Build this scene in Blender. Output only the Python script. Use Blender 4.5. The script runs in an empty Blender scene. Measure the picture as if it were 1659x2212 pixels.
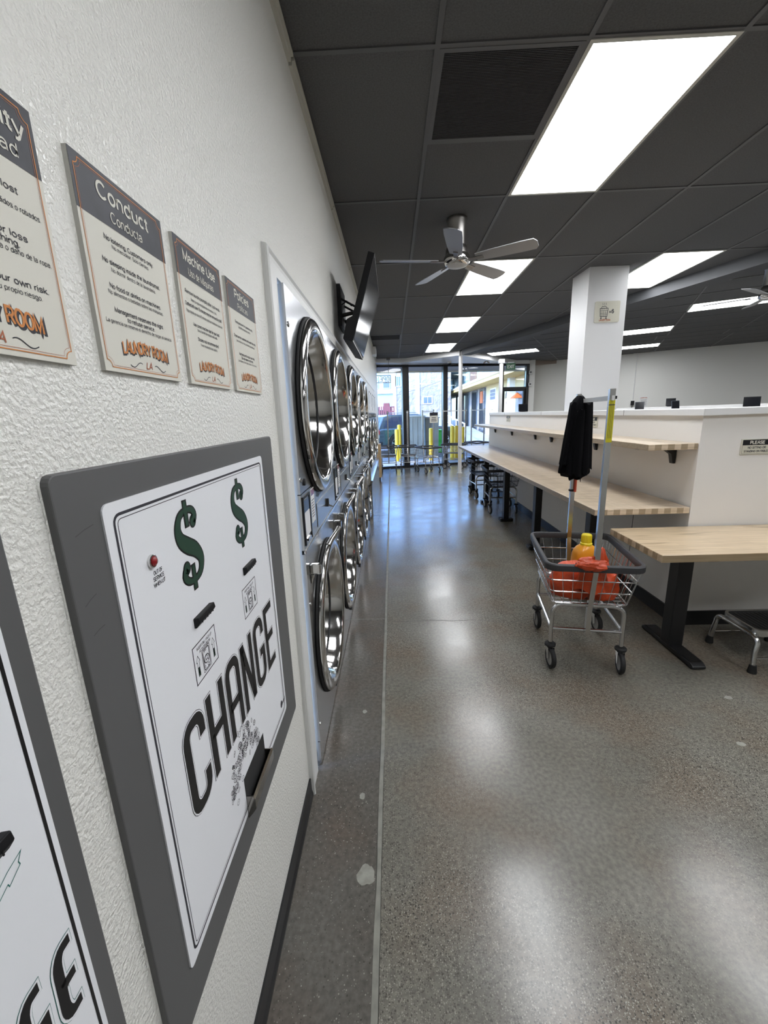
import bpy, math, random
from math import sin, cos, pi, radians, sqrt, atan2
from mathutils import Vector, Matrix, noise

random.seed(7)
SC = bpy.context.scene
COL = SC.collection

# ------------------------------------------------------------------ camera
F_PX, PITCH, ROLL, YAW = 887.7, .232, -.034, -.0258
cam_d = bpy.data.cameras.new('camera')
cam = bpy.data.objects.new('camera', cam_d)
COL.objects.link(cam)
fw = Vector((sin(YAW)*cos(PITCH), cos(YAW)*cos(PITCH), -sin(PITCH)))
rt = Vector((cos(YAW), -sin(YAW), 0))
up = rt.cross(fw)
r2 = rt*cos(ROLL)+up*sin(ROLL)
u2 = -rt*sin(ROLL)+up*cos(ROLL)
cam.matrix_world = Matrix(((r2.x, u2.x, -fw.x, .3821), (r2.y, u2.y, -fw.y, 0), (r2.z, u2.z, -fw.z, 1.5357), (0, 0, 0, 1)))
cam_d.sensor_fit = 'VERTICAL'
cam_d.sensor_height = 24
cam_d.lens = F_PX/2212*24
cam_d.clip_start = .01
cam_d.clip_end = 500
SC.camera = cam

# ------------------------------------------------------------------ world, sun, exposure
w = bpy.data.worlds.new('sky')
SC.world = w
w.use_nodes = True
wn, wl_ = w.node_tree.nodes, w.node_tree.links
bg = wn['Background']
sky = wn.new('ShaderNodeTexSky')
sky.sky_type = 'NISHITA'
sky.sun_disc = False
sky.sun_elevation = radians(38)
sky.sun_rotation = radians(225)
tint = wn.new('ShaderNodeMix')           # white balance: daylight reads blue beside the panel lights
tint.data_type = 'RGBA'
tint.blend_type = 'MULTIPLY'
tint.inputs[0].default_value = 1
tint.inputs[7].default_value = (.66, .94, 1.38, 1)
wl_.new(sky.outputs[0], tint.inputs[6])
wl_.new(tint.outputs[2], bg.inputs[0])
SKY_STRENGTH, SUN_STRENGTH, PANEL = .46, 1.5, 5.6
bg.inputs[1].default_value = SKY_STRENGTH
sd = bpy.data.lights.new('sun', 'SUN')
sd.energy = SUN_STRENGTH
sd.angle = radians(.6)
sd.color = (1, .93, .82)
so = bpy.data.objects.new('sun', sd)
COL.objects.link(so)
so.rotation_euler = Vector((.62, .48, -.62)).to_track_quat('-Z', 'Y').to_euler()
vs = SC.view_settings
vs.view_transform = 'Standard'
vs.look = 'None'
vs.exposure = 1.42
vs.gamma = 1
vs.use_curve_mapping = False


# ------------------------------------------------------------------ materials
def nmat(name):
    m = bpy.data.materials.new(name)
    m.use_nodes = True
    nt = m.node_tree
    return m, nt, nt.nodes, nt.links, nt.nodes['Principled BSDF']


def P(name, c, rough=.5, metal=0, bump=None, var=None, emit=None, coat=0, spec=.5, alpha=None):
    m, nt, n, l, b = nmat(name)
    b.inputs['Base Color'].default_value = (*c, 1)
    b.inputs['Roughness'].default_value = rough
    b.inputs['Metallic'].default_value = metal
    b.inputs['Specular IOR Level'].default_value = spec
    if coat:
        b.inputs['Coat Weight'].default_value = coat
    if emit:
        b.inputs['Emission Color'].default_value = (*c, 1)
        b.inputs['Emission Strength'].default_value = emit
    tc = None
    if bump or var:
        tc = n.new('ShaderNodeTexCoord')
    if bump:
        s, st, d = bump
        t = n.new('ShaderNodeTexNoise')
        t.inputs['Scale'].default_value = s
        t.inputs['Detail'].default_value = 3
        l.new(tc.outputs['Object'], t.inputs['Vector'])
        bp = n.new('ShaderNodeBump')
        bp.inputs['Strength'].default_value = st
        bp.inputs['Distance'].default_value = d
        l.new(t.outputs[0], bp.inputs['Height'])
        l.new(bp.outputs[0], b.inputs['Normal'])
    if var:
        s, amt = var
        t = n.new('ShaderNodeTexNoise')
        t.inputs['Scale'].default_value = s
        t.inputs['Detail'].default_value = 4
        l.new(tc.outputs['Object'], t.inputs['Vector'])
        mr = n.new('ShaderNodeMapRange')
        mr.inputs[1].default_value = .3
        mr.inputs[2].default_value = .7
        mr.inputs[3].default_value = 1-amt
        mr.inputs[4].default_value = 1+amt
        l.new(t.outputs[0], mr.inputs[0])
        mx = n.new('ShaderNodeMix')
        mx.data_type = 'RGBA'
        mx.blend_type = 'MULTIPLY'
        mx.inputs[0].default_value = 1
        mx.inputs[6].default_value = (*c, 1)
        l.new(mr.outputs[0], mx.inputs[7])
        l.new(mx.outputs[2], b.inputs['Base Color'])
    return m


def ramp(n, l, src, stops):
    r = n.new('ShaderNodeValToRGB')
    e = r.color_ramp.elements
    while len(e) < len(stops):
        e.new(.5)
    for i, (p, c) in enumerate(stops):
        e[i].position = p
        e[i].color = (*c, 1) if len(c) == 3 else c
    l.new(src, r.inputs[0])
    return r.outputs[0]


def mixc(n, l, fac, a, b, mode='MIX'):
    mx = n.new('ShaderNodeMix')
    mx.data_type = 'RGBA'
    mx.blend_type = mode
    for sock, v in ((0, fac), (6, a), (7, b)):
        if hasattr(v, 'default_value') or hasattr(v, 'is_linked'):
            l.new(v, mx.inputs[sock])
        elif isinstance(v, (int, float)):
            mx.inputs[sock].default_value = v
        else:
            mx.inputs[sock].default_value = (*v, 1)
    return mx.outputs[2]


def noise_n(n, l, vec, scale, detail=4, rough=.5):
    t = n.new('ShaderNodeTexNoise')
    t.inputs['Scale'].default_value = scale
    t.inputs['Detail'].default_value = detail
    t.inputs['Roughness'].default_value = rough
    l.new(vec, t.inputs['Vector'])
    return t.outputs[0]


def floor_mat(name, speck, tint):
    m, nt, n, l, b = nmat(name)
    tc = n.new('ShaderNodeTexCoord').outputs['Object']
    big = noise_n(n, l, tc, 1.6, 5, .55)
    base = ramp(n, l, big, [(.25, tuple(x*.78 for x in tint)), (.5, tint), (.75, tuple(x*1.2 for x in tint))])
    warm = noise_n(n, l, tc, 2.3, 3)
    base = mixc(n, l, ramp(n, l, warm, [(.45, (0, 0, 0)), (.65, (.8, .8, .8))]), base, (tint[0]*.98, tint[1]*.83, tint[2]*.74))
    fine = noise_n(n, l, tc, 60, 3)
    base = mixc(n, l, .6, base, ramp(n, l, fine, [(.3, (.62, .62, .61)), (.7, (1.34, 1.33, 1.30))]), 'MULTIPLY')
    area = ramp(n, l, noise_n(n, l, tc, 1.1, 2), [(.36, (0, 0, 0)), (.62, (1, 1, 1))])
    for sc, lo, hi, colr in ((150, .10, .16, (.40, .385, .33)), (120, .12, .19, (.045, .042, .036)), (210, .12, .2, (.05, .047, .04)), (260, .10, .2, (.34, .325, .28))):
        v = n.new('ShaderNodeTexVoronoi')
        v.inputs['Scale'].default_value = sc
        l.new(tc, v.inputs['Vector'])
        # random subset of cells
        sep = n.new('ShaderNodeSeparateColor')
        l.new(v.outputs['Color'], sep.inputs[0])
        pick = ramp(n, l, sep.outputs[0], [(1-.42*speck, (0, 0, 0)), (1-.40*speck, (1, 1, 1))])
        spot = ramp(n, l, v.outputs['Distance'], [(lo*2.2, (1, 1, 1)), (hi*2.2, (0, 0, 0))])
        msk = mixc(n, l, 1, mixc(n, l, 1, pick, spot, 'MULTIPLY'), area, 'MULTIPLY')
        base = mixc(n, l, msk, base, colr)
    l.new(base, b.inputs['Base Color'])
    mr = n.new('ShaderNodeMapRange')
    mr.inputs[1].default_value = .3
    mr.inputs[2].default_value = .7
    mr.inputs[3].default_value = .17
    mr.inputs[4].default_value = .27
    l.new(noise_n(n, l, tc, 3.2, 5), mr.inputs[0])
    l.new(mr.outputs[0], b.inputs['Roughness'])
    bp = n.new('ShaderNodeBump')
    bp.inputs['Strength'].default_value = .06
    bp.inputs['Distance'].default_value = .002
    l.new(noise_n(n, l, tc, 9, 4), bp.inputs['Height'])
    l.new(bp.outputs[0], b.inputs['Normal'])
    b.inputs['Specular IOR Level'].default_value = .42
    return m


def wall_mat(name, c, rough, scale, strength):
    m, nt, n, l, b = nmat(name)
    tc = n.new('ShaderNodeTexCoord').outputs['Object']
    b.inputs['Base Color'].default_value = (*c, 1)
    b.inputs['Roughness'].default_value = rough
    h = noise_n(n, l, tc, scale, 2.5, .5)
    h2 = ramp(n, l, h, [(.36, (0, 0, 0)), (.66, (1, 1, 1))])
    bp = n.new('ShaderNodeBump')
    bp.inputs['Strength'].default_value = strength
    bp.inputs['Distance'].default_value = .004
    l.new(h2, bp.inputs['Height'])
    l.new(bp.outputs[0], b.inputs['Normal'])
    return m


def wood_mat(name, rot, c1=(.52, .39, .25), c2=(.66, .53, .37), rough=.3):
    m, nt, n, l, b = nmat(name)
    tc = n.new('ShaderNodeTexCoord')
    mp = n.new('ShaderNodeMapping')
    mp.inputs['Rotation'].default_value = (0, 0, rot)
    l.new(tc.outputs['Object'], mp.inputs[0])
    br = n.new('ShaderNodeTexBrick')
    br.inputs['Scale'].default_value = 1
    br.inputs['Brick Width'].default_value = .42
    br.inputs['Row Height'].default_value = .042
    br.inputs['Mortar Size'].default_value = .0006
    br.inputs['Color1'].default_value = (*c1, 1)
    br.inputs['Color2'].default_value = (*c2, 1)
    br.inputs['Mortar'].default_value = (c1[0]*.62, c1[1]*.6, c1[2]*.55, 1)
    br.inputs['Bias'].default_value = .1
    l.new(mp.outputs[0], br.inputs['Vector'])
    mp2 = n.new('ShaderNodeMapping')
    mp2.inputs['Rotation'].default_value = (0, 0, rot)
    mp2.inputs['Scale'].default_value = (4, 60, 60)
    l.new(tc.outputs['Object'], mp2.inputs[0])
    g = ramp(n, l, noise_n(n, l, mp2.outputs[0], 1, 5), [(.3, (.74, .70, .64)), (.6, (1.05, 1.04, 1.02))])
    c = mixc(n, l, .75, br.outputs[0], g, 'MULTIPLY')
    mp3 = n.new('ShaderNodeMapping')
    mp3.inputs['Rotation'].default_value = (0, 0, rot)
    mp3.inputs['Scale'].default_value = (2.2, 14, 14)
    l.new(tc.outputs['Object'], mp3.inputs[0])
    k = ramp(n, l, noise_n(n, l, mp3.outputs[0], 1.4, 3), [(.60, (0, 0, 0)), (.70, (.75, .75, .75))])
    c = mixc(n, l, k, c, (c1[0]*.55, c1[1]*.5, c1[2]*.42))
    l.new(c, b.inputs['Base Color'])
    b.inputs['Roughness'].default_value = rough
    b.inputs['Coat Weight'].default_value = .25
    b.inputs['Coat Roughness'].default_value = .2
    return m


def steel_mat(name, c, rough, stretch, amt=.25):
    m, nt, n, l, b = nmat(name)
    tc = n.new('ShaderNodeTexCoord')
    mp = n.new('ShaderNodeMapping')
    mp.inputs['Scale'].default_value = stretch
    l.new(tc.outputs['Object'], mp.inputs[0])
    t = noise_n(n, l, mp.outputs[0], 1, 3)
    mr = n.new('ShaderNodeMapRange')
    mr.inputs[3].default_value = rough*(1-amt)
    mr.inputs[4].default_value = rough*(1+amt)
    l.new(t, mr.inputs[0])
    l.new(mr.outputs[0], b.inputs['Roughness'])
    b.inputs['Base Color'].default_value = (*c, 1)
    b.inputs['Metallic'].default_value = 1
    return m


def glass_mat(name, tint=(1, 1, 1), refl=1.0):
    m = bpy.data.materials.new(name)
    m.use_nodes = True
    n, l = m.node_tree.nodes, m.node_tree.links
    n.clear()
    o = n.new('ShaderNodeOutputMaterial')
    t = n.new('ShaderNodeBsdfTransparent')
    t.inputs[0].default_value = (*tint, 1)
    g = n.new('ShaderNodeBsdfGlossy')
    g.inputs['Roughness'].default_value = .01
    f = n.new('ShaderNodeFresnel')
    f.inputs[0].default_value = 1.45
    mx = n.new('ShaderNodeMixShader')
    l.new(f.outputs[0], mx.inputs[0])
    l.new(t.outputs[0], mx.inputs[1])
    l.new(g.outputs[0], mx.inputs[2])
    l.new(mx.outputs[0], o.inputs[0])
    return m


M = dict(
    wall=wall_mat('textured_wall_paint', (.82, .81, .76), .28, 150, .42),
    wall_smooth=P('smooth_wall_paint', (.76, .755, .72), .5, bump=(160, .12, .001)),
    half=P('half_wall_paint', (.78, .76, .73), .45, bump=(120, .1, .001)),
    white=P('white_paint', (.74, .74, .74), .4),
    floor=floor_mat('polished_concrete', 1.0, (.172, .163, .140)),
    strip=floor_mat('smooth_concrete_strip', .12, (.118, .110, .098)),
    joint=P('joint_filler', (.22, .215, .185), .6, var=(20, .2)),
    patch=P('concrete_patch', (.27, .265, .23), .55, var=(40, .2)),
    crack=P('crack', (.05, .048, .042), .8),
    tile=P('ceiling_tile_grey', (.100, .100, .101), .92, bump=(260, .5, .002), var=(140, .18)),
    bar=P('ceiling_grid_grey', (.105, .105, .106), .55),
    soffit=P('beam_grey', (.070, .072, .077), .7),
    angle=P('wall_angle_beige', (.55, .54, .48), .5),
    grille=P('return_grille_dark', (.04, .04, .042), .7),
    panel=P('light_diffuser', (.95, .97, 1), .5, emit=PANEL),
    black=P('black_paint', (.006, .006, .007), .45),
    base=P('black_vinyl', (.010, .010, .011), .4),
    blackm=P('black_powder_coat', (.007, .007, .008), .42),
    rubber=P('black_rubber', (.012, .012, .012), .7),
    bumper=P('grey_rubber_bumper', (.040, .040, .043), .5),
    wheel=P('grey_wheel', (.07, .065, .06), .6),
    hub=P('grey_wheel_hub', (.30, .29, .27), .5),
    steel=P('brushed_steel', (.55, .55, .54), .24, 1),
    panelst=P('panel_steel', (.60, .61, .63), .25, 1, bump=(2.2, .06, .02)),
    chrome=P('chrome', (.62, .61, .59), .10, 1),
    chromed=P('dark_chrome', (.36, .345, .32), .13, 1),
    zinc=P('zinc_plated_wire', (.60, .60, .60), .22, 1),
    nickel=P('brushed_nickel', (.30, .285, .27), .32, 1),
    blade=P('silver_fan_blade', (.36, .36, .37), .4, .3),
    bladew=P('light_fan_blade', (.62, .62, .61), .45),
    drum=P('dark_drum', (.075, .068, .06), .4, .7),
    dglass=glass_mat('dark_door_glass', (.30, .29, .28)),
    alu=P('white_aluminium_trim', (.72, .72, .70), .38),
    cream=P('cream_board', (.62, .60, .50), .55),
    creamw=P('cream_print', (.70, .68, .60), .6),
    navy=P('charcoal_print', (.022, .023, .032), .45, var=(30, .3), spec=.3),
    ink=P('ink', (.03, .03, .04), .6),
    orange=P('orange_print', (.62, .22, .045), .55),
    rust=P('rust_print', (.42, .12, .05), .55),
    edge=P('sign_edge', (.55, .54, .50), .6),
    scuffm=P('scuff_mark', (.07, .07, .07), .6),
    grey=P('grey_machine_frame', (.105, .105, .105), .5, var=(2, .06)),
    mwhite=P('white_machine_face', (.86, .87, .90), .35),
    green=P('dollar_green', (.014, .052, .030), .5),
    teal=P('teal_print', (.03, .16, .14), .5),
    red=P('red_lamp', (.25, .005, .008), .2, coat=.5),
    wood_y=wood_mat('butcher_block_long', pi/2, (.60, .49, .36), (.67, .56, .43)),
    wood_x=wood_mat('butcher_block', 0, (.55, .43, .29), (.60, .48, .33)),
    wood_e=P('pine_board', (.50, .36, .2), .45, var=(12, .15)),
    screen=P('dark_screen', (.012, .013, .016), .12, spec=.2),
    plastic=P('black_plastic', (.006, .006, .007), .55, spec=.3),
    tabs=P('grey_blue_tablet', (.045, .055, .07), .35),
    cloth=P('black_cloth', (.004, .004, .005), .95, spec=.1, bump=(240, .5, .002)),
    bag=P('orange_nylon', (.52, .055, .008), .45, bump=(30, .5, .01), var=(9, .18)),
    yellow=P('yellow_cap', (.78, .64, .015), .35),
    amber=P('amber_bottle', (.72, .30, .012), .3, coat=.3),
    yellowlab=P('yellow_label', (.62, .55, .02), .5),
    strap=P('red_handle', (.55, .07, .03), .4),
    glass=glass_mat('window_glass', (.97, .98, .98)),
    exitg=P('exit_green', (.05, .16, .08), .5),
    cloud=P('white_plastic', (.75, .75, .74), .4),
    asphalt=P('asphalt', (.17, .17, .17), .9, var=(3, .15)),
    walk=P('pavement', (.34, .34, .34), .85, var=(2, .1)),
    bollard=P('bollard_yellow', (.72, .48, .02), .45),
    bin=P('bin_green', (.04, .42, .05), .4),
    bind=P('grey_dumpster', (.24, .26, .26), .5, var=(3, .12)),
    binl=P('pale_dumpster_lid', (.46, .50, .50), .5),
    car=P('car_paint_green', (.05, .072, .085), .25, coat=1),
    cart=P('car_trim_dark', (.012, .014, .016), .4),
    carglass=P('car_glass', (.03, .045, .08), .05, coat=1),
    tail=P('tail_light', (.6, .03, .02), .2),
    tailw=P('tail_white', (.8, .7, .6), .2),
    alloy=P('alloy_wheel', (.5, .5, .52), .3, .8),
    stucco=P('pale_stucco', (.34, .30, .285), .9, bump=(3.0, .8, .2), var=(.6, .12)),
    trimc=P('pale_trim', (.78, .70, .56), .8),
    pteal=P('pale_teal', (.38, .47, .47), .7),
    garage=P('dark_garage', (.05, .05, .055), .8),
    fence=P('red_slats', (.20, .06, .07), .7),
    shop=P('cream_shop_wall', (.60, .47, .26), .85),
    shopg=P('shop_glass', (.05, .06, .07), .08, coat=1),
    fascia=P('yellow_fascia', (.60, .44, .17), .8),
    signb=P('blue_sign', (.34, .55, .66), .5),
    signbr=P('brown_sign', (.20, .13, .10), .6),
    osign=P('orange_poster', (.55, .14, .04), .5),
    exwin=P('exterior_window', (.12, .15, .19), .12),
    rail=P('white_rail', (.82, .82, .80), .5),
    brown=P('overhang_brown', (.30, .24, .20), .85),
    curtain=P('dark_cavity', (.02, .02, .02), .9),
)


# stroke alphabet: advance, strokes; an item is a point or an arc (cx, cy, rx, ry, a0, a1)
_O = (.30, .36, .25, .36, 90, 450)
GLY = {
    'a': (.50, [[(.24, .35, .165, .15, 165, 0), (.405, 0)], [(.405, .29), (.21, .145, .15, .145, 90, 270), (.405, .09)]]),
    'b': (.52, [[(.08, 0), (.08, .72)], [(.26, .25, .18, .25, 90, 450)]]),
    'c': (.48, [[(.25, .25, .18, .25, 50, 310)]]),
    'd': (.52, [[(.44, 0), (.44, .72)], [(.26, .25, .18, .25, 90, 450)]]),
    'e': (.51, [[(.07, .27), (.435, .27), (.25, .25, .185, .25, 5, 318)]]),
    'f': (.29, [[(.26, .715), (.25, .60, .12, .115, 90, 180), (.13, 0)], [(.02, .49), (.26, .49)]]),
    'g': (.52, [[(.25, .25, .18, .25, 90, 450)], [(.43, .5), (.43, -.04), (.25, -.04, .18, .15, 0, -155)]]),
    'h': (.50, [[(.08, 0), (.08, .72)], [(.08, .32), (.25, .33, .165, .17, 160, 0), (.415, 0)]]),
    'i': (.17, [[(.08, 0), (.08, .5)], [(.08, .62), (.08, .72)]]),
    'j': (.18, [[(.09, .5), (.09, -.1), (.0, -.17)], [(.09, .62), (.09, .72)]]),
    'k': (.46, [[(.08, 0), (.08, .72)], [(.40, .5), (.09, .2)], [(.19, .29), (.42, 0)]]),
    'l': (.17, [[(.08, 0), (.08, .72)]]),
    'm': (.77, [[(.08, 0), (.08, .5)], [(.08, .33), (.225, .35, .145, .15, 165, 0), (.37, 0)], [(.37, .33), (.53, .35, .15, .15, 165, 0), (.68, 0)]]),
    'n': (.50, [[(.08, 0), (.08, .5)], [(.08, .32), (.25, .33, .165, .17, 160, 0), (.415, 0)]]),
    'o': (.51, [[(.255, .25, .185, .25, 90, 450)]]),
    'p': (.52, [[(.08, -.2), (.08, .5)], [(.26, .25, .18, .25, 90, 450)]]),
    'q': (.52, [[(.44, -.2), (.44, .5)], [(.26, .25, .18, .25, 90, 450)]]),
    'r': (.31, [[(.08, 0), (.08, .5)], [(.08, .30), (.24, .30, .155, .19, 165, 75)]]),
    's': (.47, [[(.40, .37), (.235, .37, .155, .13, 10, 200), (.12, .28), (.35, .22), (.235, .13, .165, .13, 20, -170)]]),
    't': (.29, [[(.13, .64), (.13, .12), (.23, .12, .10, .115, 180, 280)], [(.02, .49), (.25, .49)]]),
    'u': (.50, [[(.08, .5), (.08, .18), (.245, .17, .165, .17, 180, 340)], [(.415, .5), (.415, 0)]]),
    'v': (.45, [[(.03, .5), (.22, .01), (.41, .5)]]),
    'w': (.66, [[(.03, .5), (.18, .01), (.33, .48), (.48, .01), (.63, .5)]]),
    'x': (.45, [[(.03, .5), (.41, 0)], [(.03, 0), (.41, .5)]]),
    'y': (.45, [[(.03, .5), (.225, .03)], [(.42, .5), (.20, -.12), (.13, -.185), (.05, -.17)]]),
    'z': (.44, [[(.05, .47), (.38, .47), (.05, .03), (.39, .03)]]),
    'A': (.62, [[(.03, 0), (.31, .72), (.59, 0)], [(.13, .24), (.49, .24)]]),
    'B': (.60, [[(.08, .36), (.32, .36), (.35, .54, .18, .17, -90, 90), (.08, .71), (.08, .01), (.34, .01), (.36, .185, .19, .175, -90, 90)]]),
    'C': (.66, [[(.34, .36, .27, .36, 42, 318)]]),
    'D': (.66, [[(.08, .01), (.08, .71), (.30, .71), (.30, .36, .28, .35, 90, -90), (.08, .01)]]),
    'E': (.57, [[(.50, .70), (.08, .70), (.08, .02), (.51, .02)], [(.08, .37), (.46, .37)]]),
    'F': (.53, [[(.50, .70), (.08, .70), (.08, 0)], [(.08, .36), (.44, .36)]]),
    'G': (.70, [[(.34, .36, .27, .36, 42, 355), (.61, .34), (.36, .34)]]),
    'H': (.65, [[(.08, 0), (.08, .72)], [(.57, 0), (.57, .72)], [(.08, .37), (.57, .37)]]),
    'I': (.18, [[(.09, 0), (.09, .72)]]),
    'K': (.60, [[(.08, 0), (.08, .72)], [(.55, .72), (.09, .28)], [(.24, .42), (.57, 0)]]),
    'L': (.50, [[(.08, .72), (.08, .02), (.48, .02)]]),
    'M': (.76, [[(.08, 0), (.08, .70), (.38, .06), (.68, .70), (.68, 0)]]),
    'N': (.65, [[(.08, 0), (.08, .69), (.57, .03), (.57, .72)]]),
    'O': (.70, [[(.35, .36, .28, .36, 90, 450)]]),
    'P': (.57, [[(.08, 0), (.08, .70), (.33, .70), (.33, .51, .19, .19, 90, -90), (.08, .32)]]),
    'Q': (.70, [[(.35, .36, .28, .36, 90, 450)], [(.40, .18), (.62, -.02)]]),
    'R': (.63, [[(.08, 0), (.08, .70), (.36, .70), (.36, .52, .18, .18, 90, -90), (.08, .34)], [(.34, .34), (.56, 0)]]),
    'S': (.60, [[(.53, .55), (.30, .54, .22, .18, 15, 200), (.16, .41), (.45, .31), (.30, .19, .235, .19, 25, -165)]]),
    'T': (.55, [[(.02, .70), (.54, .70)], [(.28, .70), (.28, 0)]]),
    'U': (.65, [[(.08, .72), (.08, .25), (.325, .25, .245, .25, 180, 360), (.57, .72)]]),
    'V': (.60, [[(.03, .72), (.30, .01), (.57, .72)]]),
    'W': (.86, [[(.03, .72), (.23, .02), (.43, .70), (.63, .02), (.83, .72)]]),
    'X': (.60, [[(.04, .72), (.56, 0)], [(.04, 0), (.56, .72)]]),
    'Y': (.60, [[(.03, .72), (.30, .32), (.57, .72)], [(.30, .32), (.30, 0)]]),
    '1': (.42, [[(.10, .56), (.26, .70), (.26, 0)]]),
    '5': (.52, [[(.44, .70), (.13, .70), (.10, .36), (.25, .23, .20, .22, 130, -150)]]),
    '6': (.52, [[(.44, .60), (.27, .36, .20, .35, 55, 180), (.07, .22)], [(.265, .22, .195, .21, 90, 450)]]),
    '.': (.18, [[(.08, 0), (.08, .09)]]),
    ',': (.18, [[(.09, .08), (.07, -.08)]]),
}
_AC = lambda x: [[(x-.02, .60), (x+.09, .73)]]
ACC = {'á': ('a', _AC(.23)), 'é': ('e', _AC(.24)), 'í': ('i', _AC(.06)), 'ó': ('o', _AC(.24)), 'ú': ('u', _AC(.24)),
       'ñ': ('n', [[(.10, .60), (.18, .67), (.28, .61), (.37, .68)]])}


# ------------------------------------------------------------------ mesh building
class MB:
    def __init__(s):
        s.v, s.f, s.m, s.mi, s.cur = [], [], [], {}, None
        s.X = Matrix.Identity(4)

    def mat(s, m):
        s.cur = m
        return s

    def _i(s):
        if s.cur not in s.mi:
            s.mi[s.cur] = len(s.mi)
        return s.mi[s.cur]

    def add(s, vs_, fs):
        b = len(s.v)
        s.v += [s.X @ Vector(p) for p in vs_]
        i = s._i()
        for f in fs:
            s.f.append([b+k for k in f])
            s.m.append(i)
        return s

    def box(s, a, b):
        (x0, y0, z0), (x1, y1, z1) = a, b
        p = [(x, y, z) for z in (z0, z1) for y in (y0, y1) for x in (x0, x1)]
        return s.add(p, [(0, 2, 3, 1), (4, 5, 7, 6), (0, 1, 5, 4), (2, 6, 7, 3), (0, 4, 6, 2), (1, 3, 7, 5)])

    def prism(s, poly, z0, z1, axis='z'):
        n = len(poly)

        def q(p, h):
            return {'z': (p[0], p[1], h), 'y': (p[0], h, p[1]), 'x': (h, p[0], p[1])}[axis]
        vs_ = [q(p, z0) for p in poly]+[q(p, z1) for p in poly]
        fs = [tuple(range(n-1, -1, -1)), tuple(range(n, 2*n))]
        fs += [(i, (i+1) % n, n+(i+1) % n, n+i) for i in range(n)]
        if axis == 'y':
            fs = [f[::-1] for f in fs]
        return s.add(vs_, fs)

    def tube(s, pts, r, seg=8, closed=False, cap=True, flat=None):
        pts = [Vector(p) for p in pts]
        n = len(pts)
        rs = r if isinstance(r, (list, tuple)) else [r]*n
        tang = []
        for i in range(n):
            a = pts[(i-1) % n] if (closed or i > 0) else pts[i]
            b = pts[(i+1) % n] if (closed or i < n-1) else pts[i]
            tang.append((b-a).normalized())
        ref = Vector((0, 0, 1)) if abs(tang[0].z) < .9 else Vector((1, 0, 0))
        nrm = (ref-tang[0]*ref.dot(tang[0])).normalized()
        vs_ = []
        for i in range(n):
            t = tang[i]
            nrm = nrm-t*nrm.dot(t)
            if nrm.length < 1e-6:
                nrm = t.orthogonal()
            nrm.normalize()
            bi = t.cross(nrm)
            for k in range(seg):
                if flat:
                    a, b = flat[k]
                    vs_.append(pts[i]+nrm*b+bi*a)
                else:
                    an = 2*pi*k/seg
                    vs_.append(pts[i]+(nrm*cos(an)+bi*sin(an))*rs[i])
        fs = []
        for i in range(n if closed else n-1):
            j = (i+1) % n
            for k in range(seg):
                k2 = (k+1) % seg
                fs.append((i*seg+k, i*seg+k2, j*seg+k2, j*seg+k))
        if cap and not closed:
            fs.append(tuple(range(seg-1, -1, -1)))
            fs.append(tuple((n-1)*seg+k for k in range(seg)))
        return s.add(vs_, fs)

    def cyl(s, a, b, r, seg=16):
        return s.tube([a, b], r, seg)

    def lathe(s, prof, axis='z', seg=32, o=(0, 0, 0)):
        """prof: list of (radius, height)"""
        vs_, n = [], len(prof)
        for (r, h) in prof:
            for k in range(seg):
                a = 2*pi*k/seg
                c, d = r*cos(a), r*sin(a)
                p = {'z': (c, d, h), 'x': (h, c, d), 'y': (d, h, c)}[axis]
                vs_.append((p[0]+o[0], p[1]+o[1], p[2]+o[2]))
        fs = []
        for i in range(n-1):
            for k in range(seg):
                k2 = (k+1) % seg
                fs.append((i*seg+k, i*seg+k2, (i+1)*seg+k2, (i+1)*seg+k))
        if prof[0][0] > 1e-5 and s._capends:
            fs.append(tuple(range(seg-1, -1, -1)))
        if prof[-1][0] > 1e-5 and s._capends:
            fs.append(tuple((n-1)*seg+k for k in range(seg)))
        return s.add(vs_, fs)
    _capends = True

    def ringlathe(s, prof, axis='z', seg=32, o=(0, 0, 0)):
        s._capends = False
        s.lathe(prof, axis, seg, o)
        s._capends = True
        return s

    def stroke(s, pts, wd, z=0, closed=False, th=0):
        """flat mitred ribbon in the local xy plane"""
        P2 = [Vector((p[0], p[1])) for p in pts]
        n = len(P2)
        L, R = [], []
        for i in range(n):
            p = P2[i]
            d0 = (p-P2[i-1]) if (closed or i > 0) else None
            d1 = (P2[(i+1) % n]-p) if (closed or i < n-1) else None
            if d0 is None:
                d0 = d1
            if d1 is None:
                d1 = d0
            d0 = d0.normalized()
            d1 = d1.normalized()
            n0, n1 = Vector((-d0.y, d0.x)), Vector((-d1.y, d1.x))
            mm = n0+n1
            if mm.length < 1e-4:
                mm = n0
            mm.normalize()
            k = min(wd/2/max(.35, mm.dot(n0)), wd*1.4)
            L.append(p+mm*k)
            R.append(p-mm*k)
        vs_ = [(a.x, a.y, z) for a in L]+[(a.x, a.y, z) for a in R]
        fs = [(i, n+i, n+(i+1) % n, (i+1) % n) for i in range(n if closed else n-1)]
        return s.add(vs_, fs)

    def poly(s, pts, z=0):
        return s.add([(p[0], p[1], z) for p in pts], [tuple(range(len(pts)))])

    def rect(s, x0, y0, x1, y1, z=0):
        return s.poly([(x0, y0), (x1, y0), (x1, y1), (x0, y1)], z)

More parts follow.
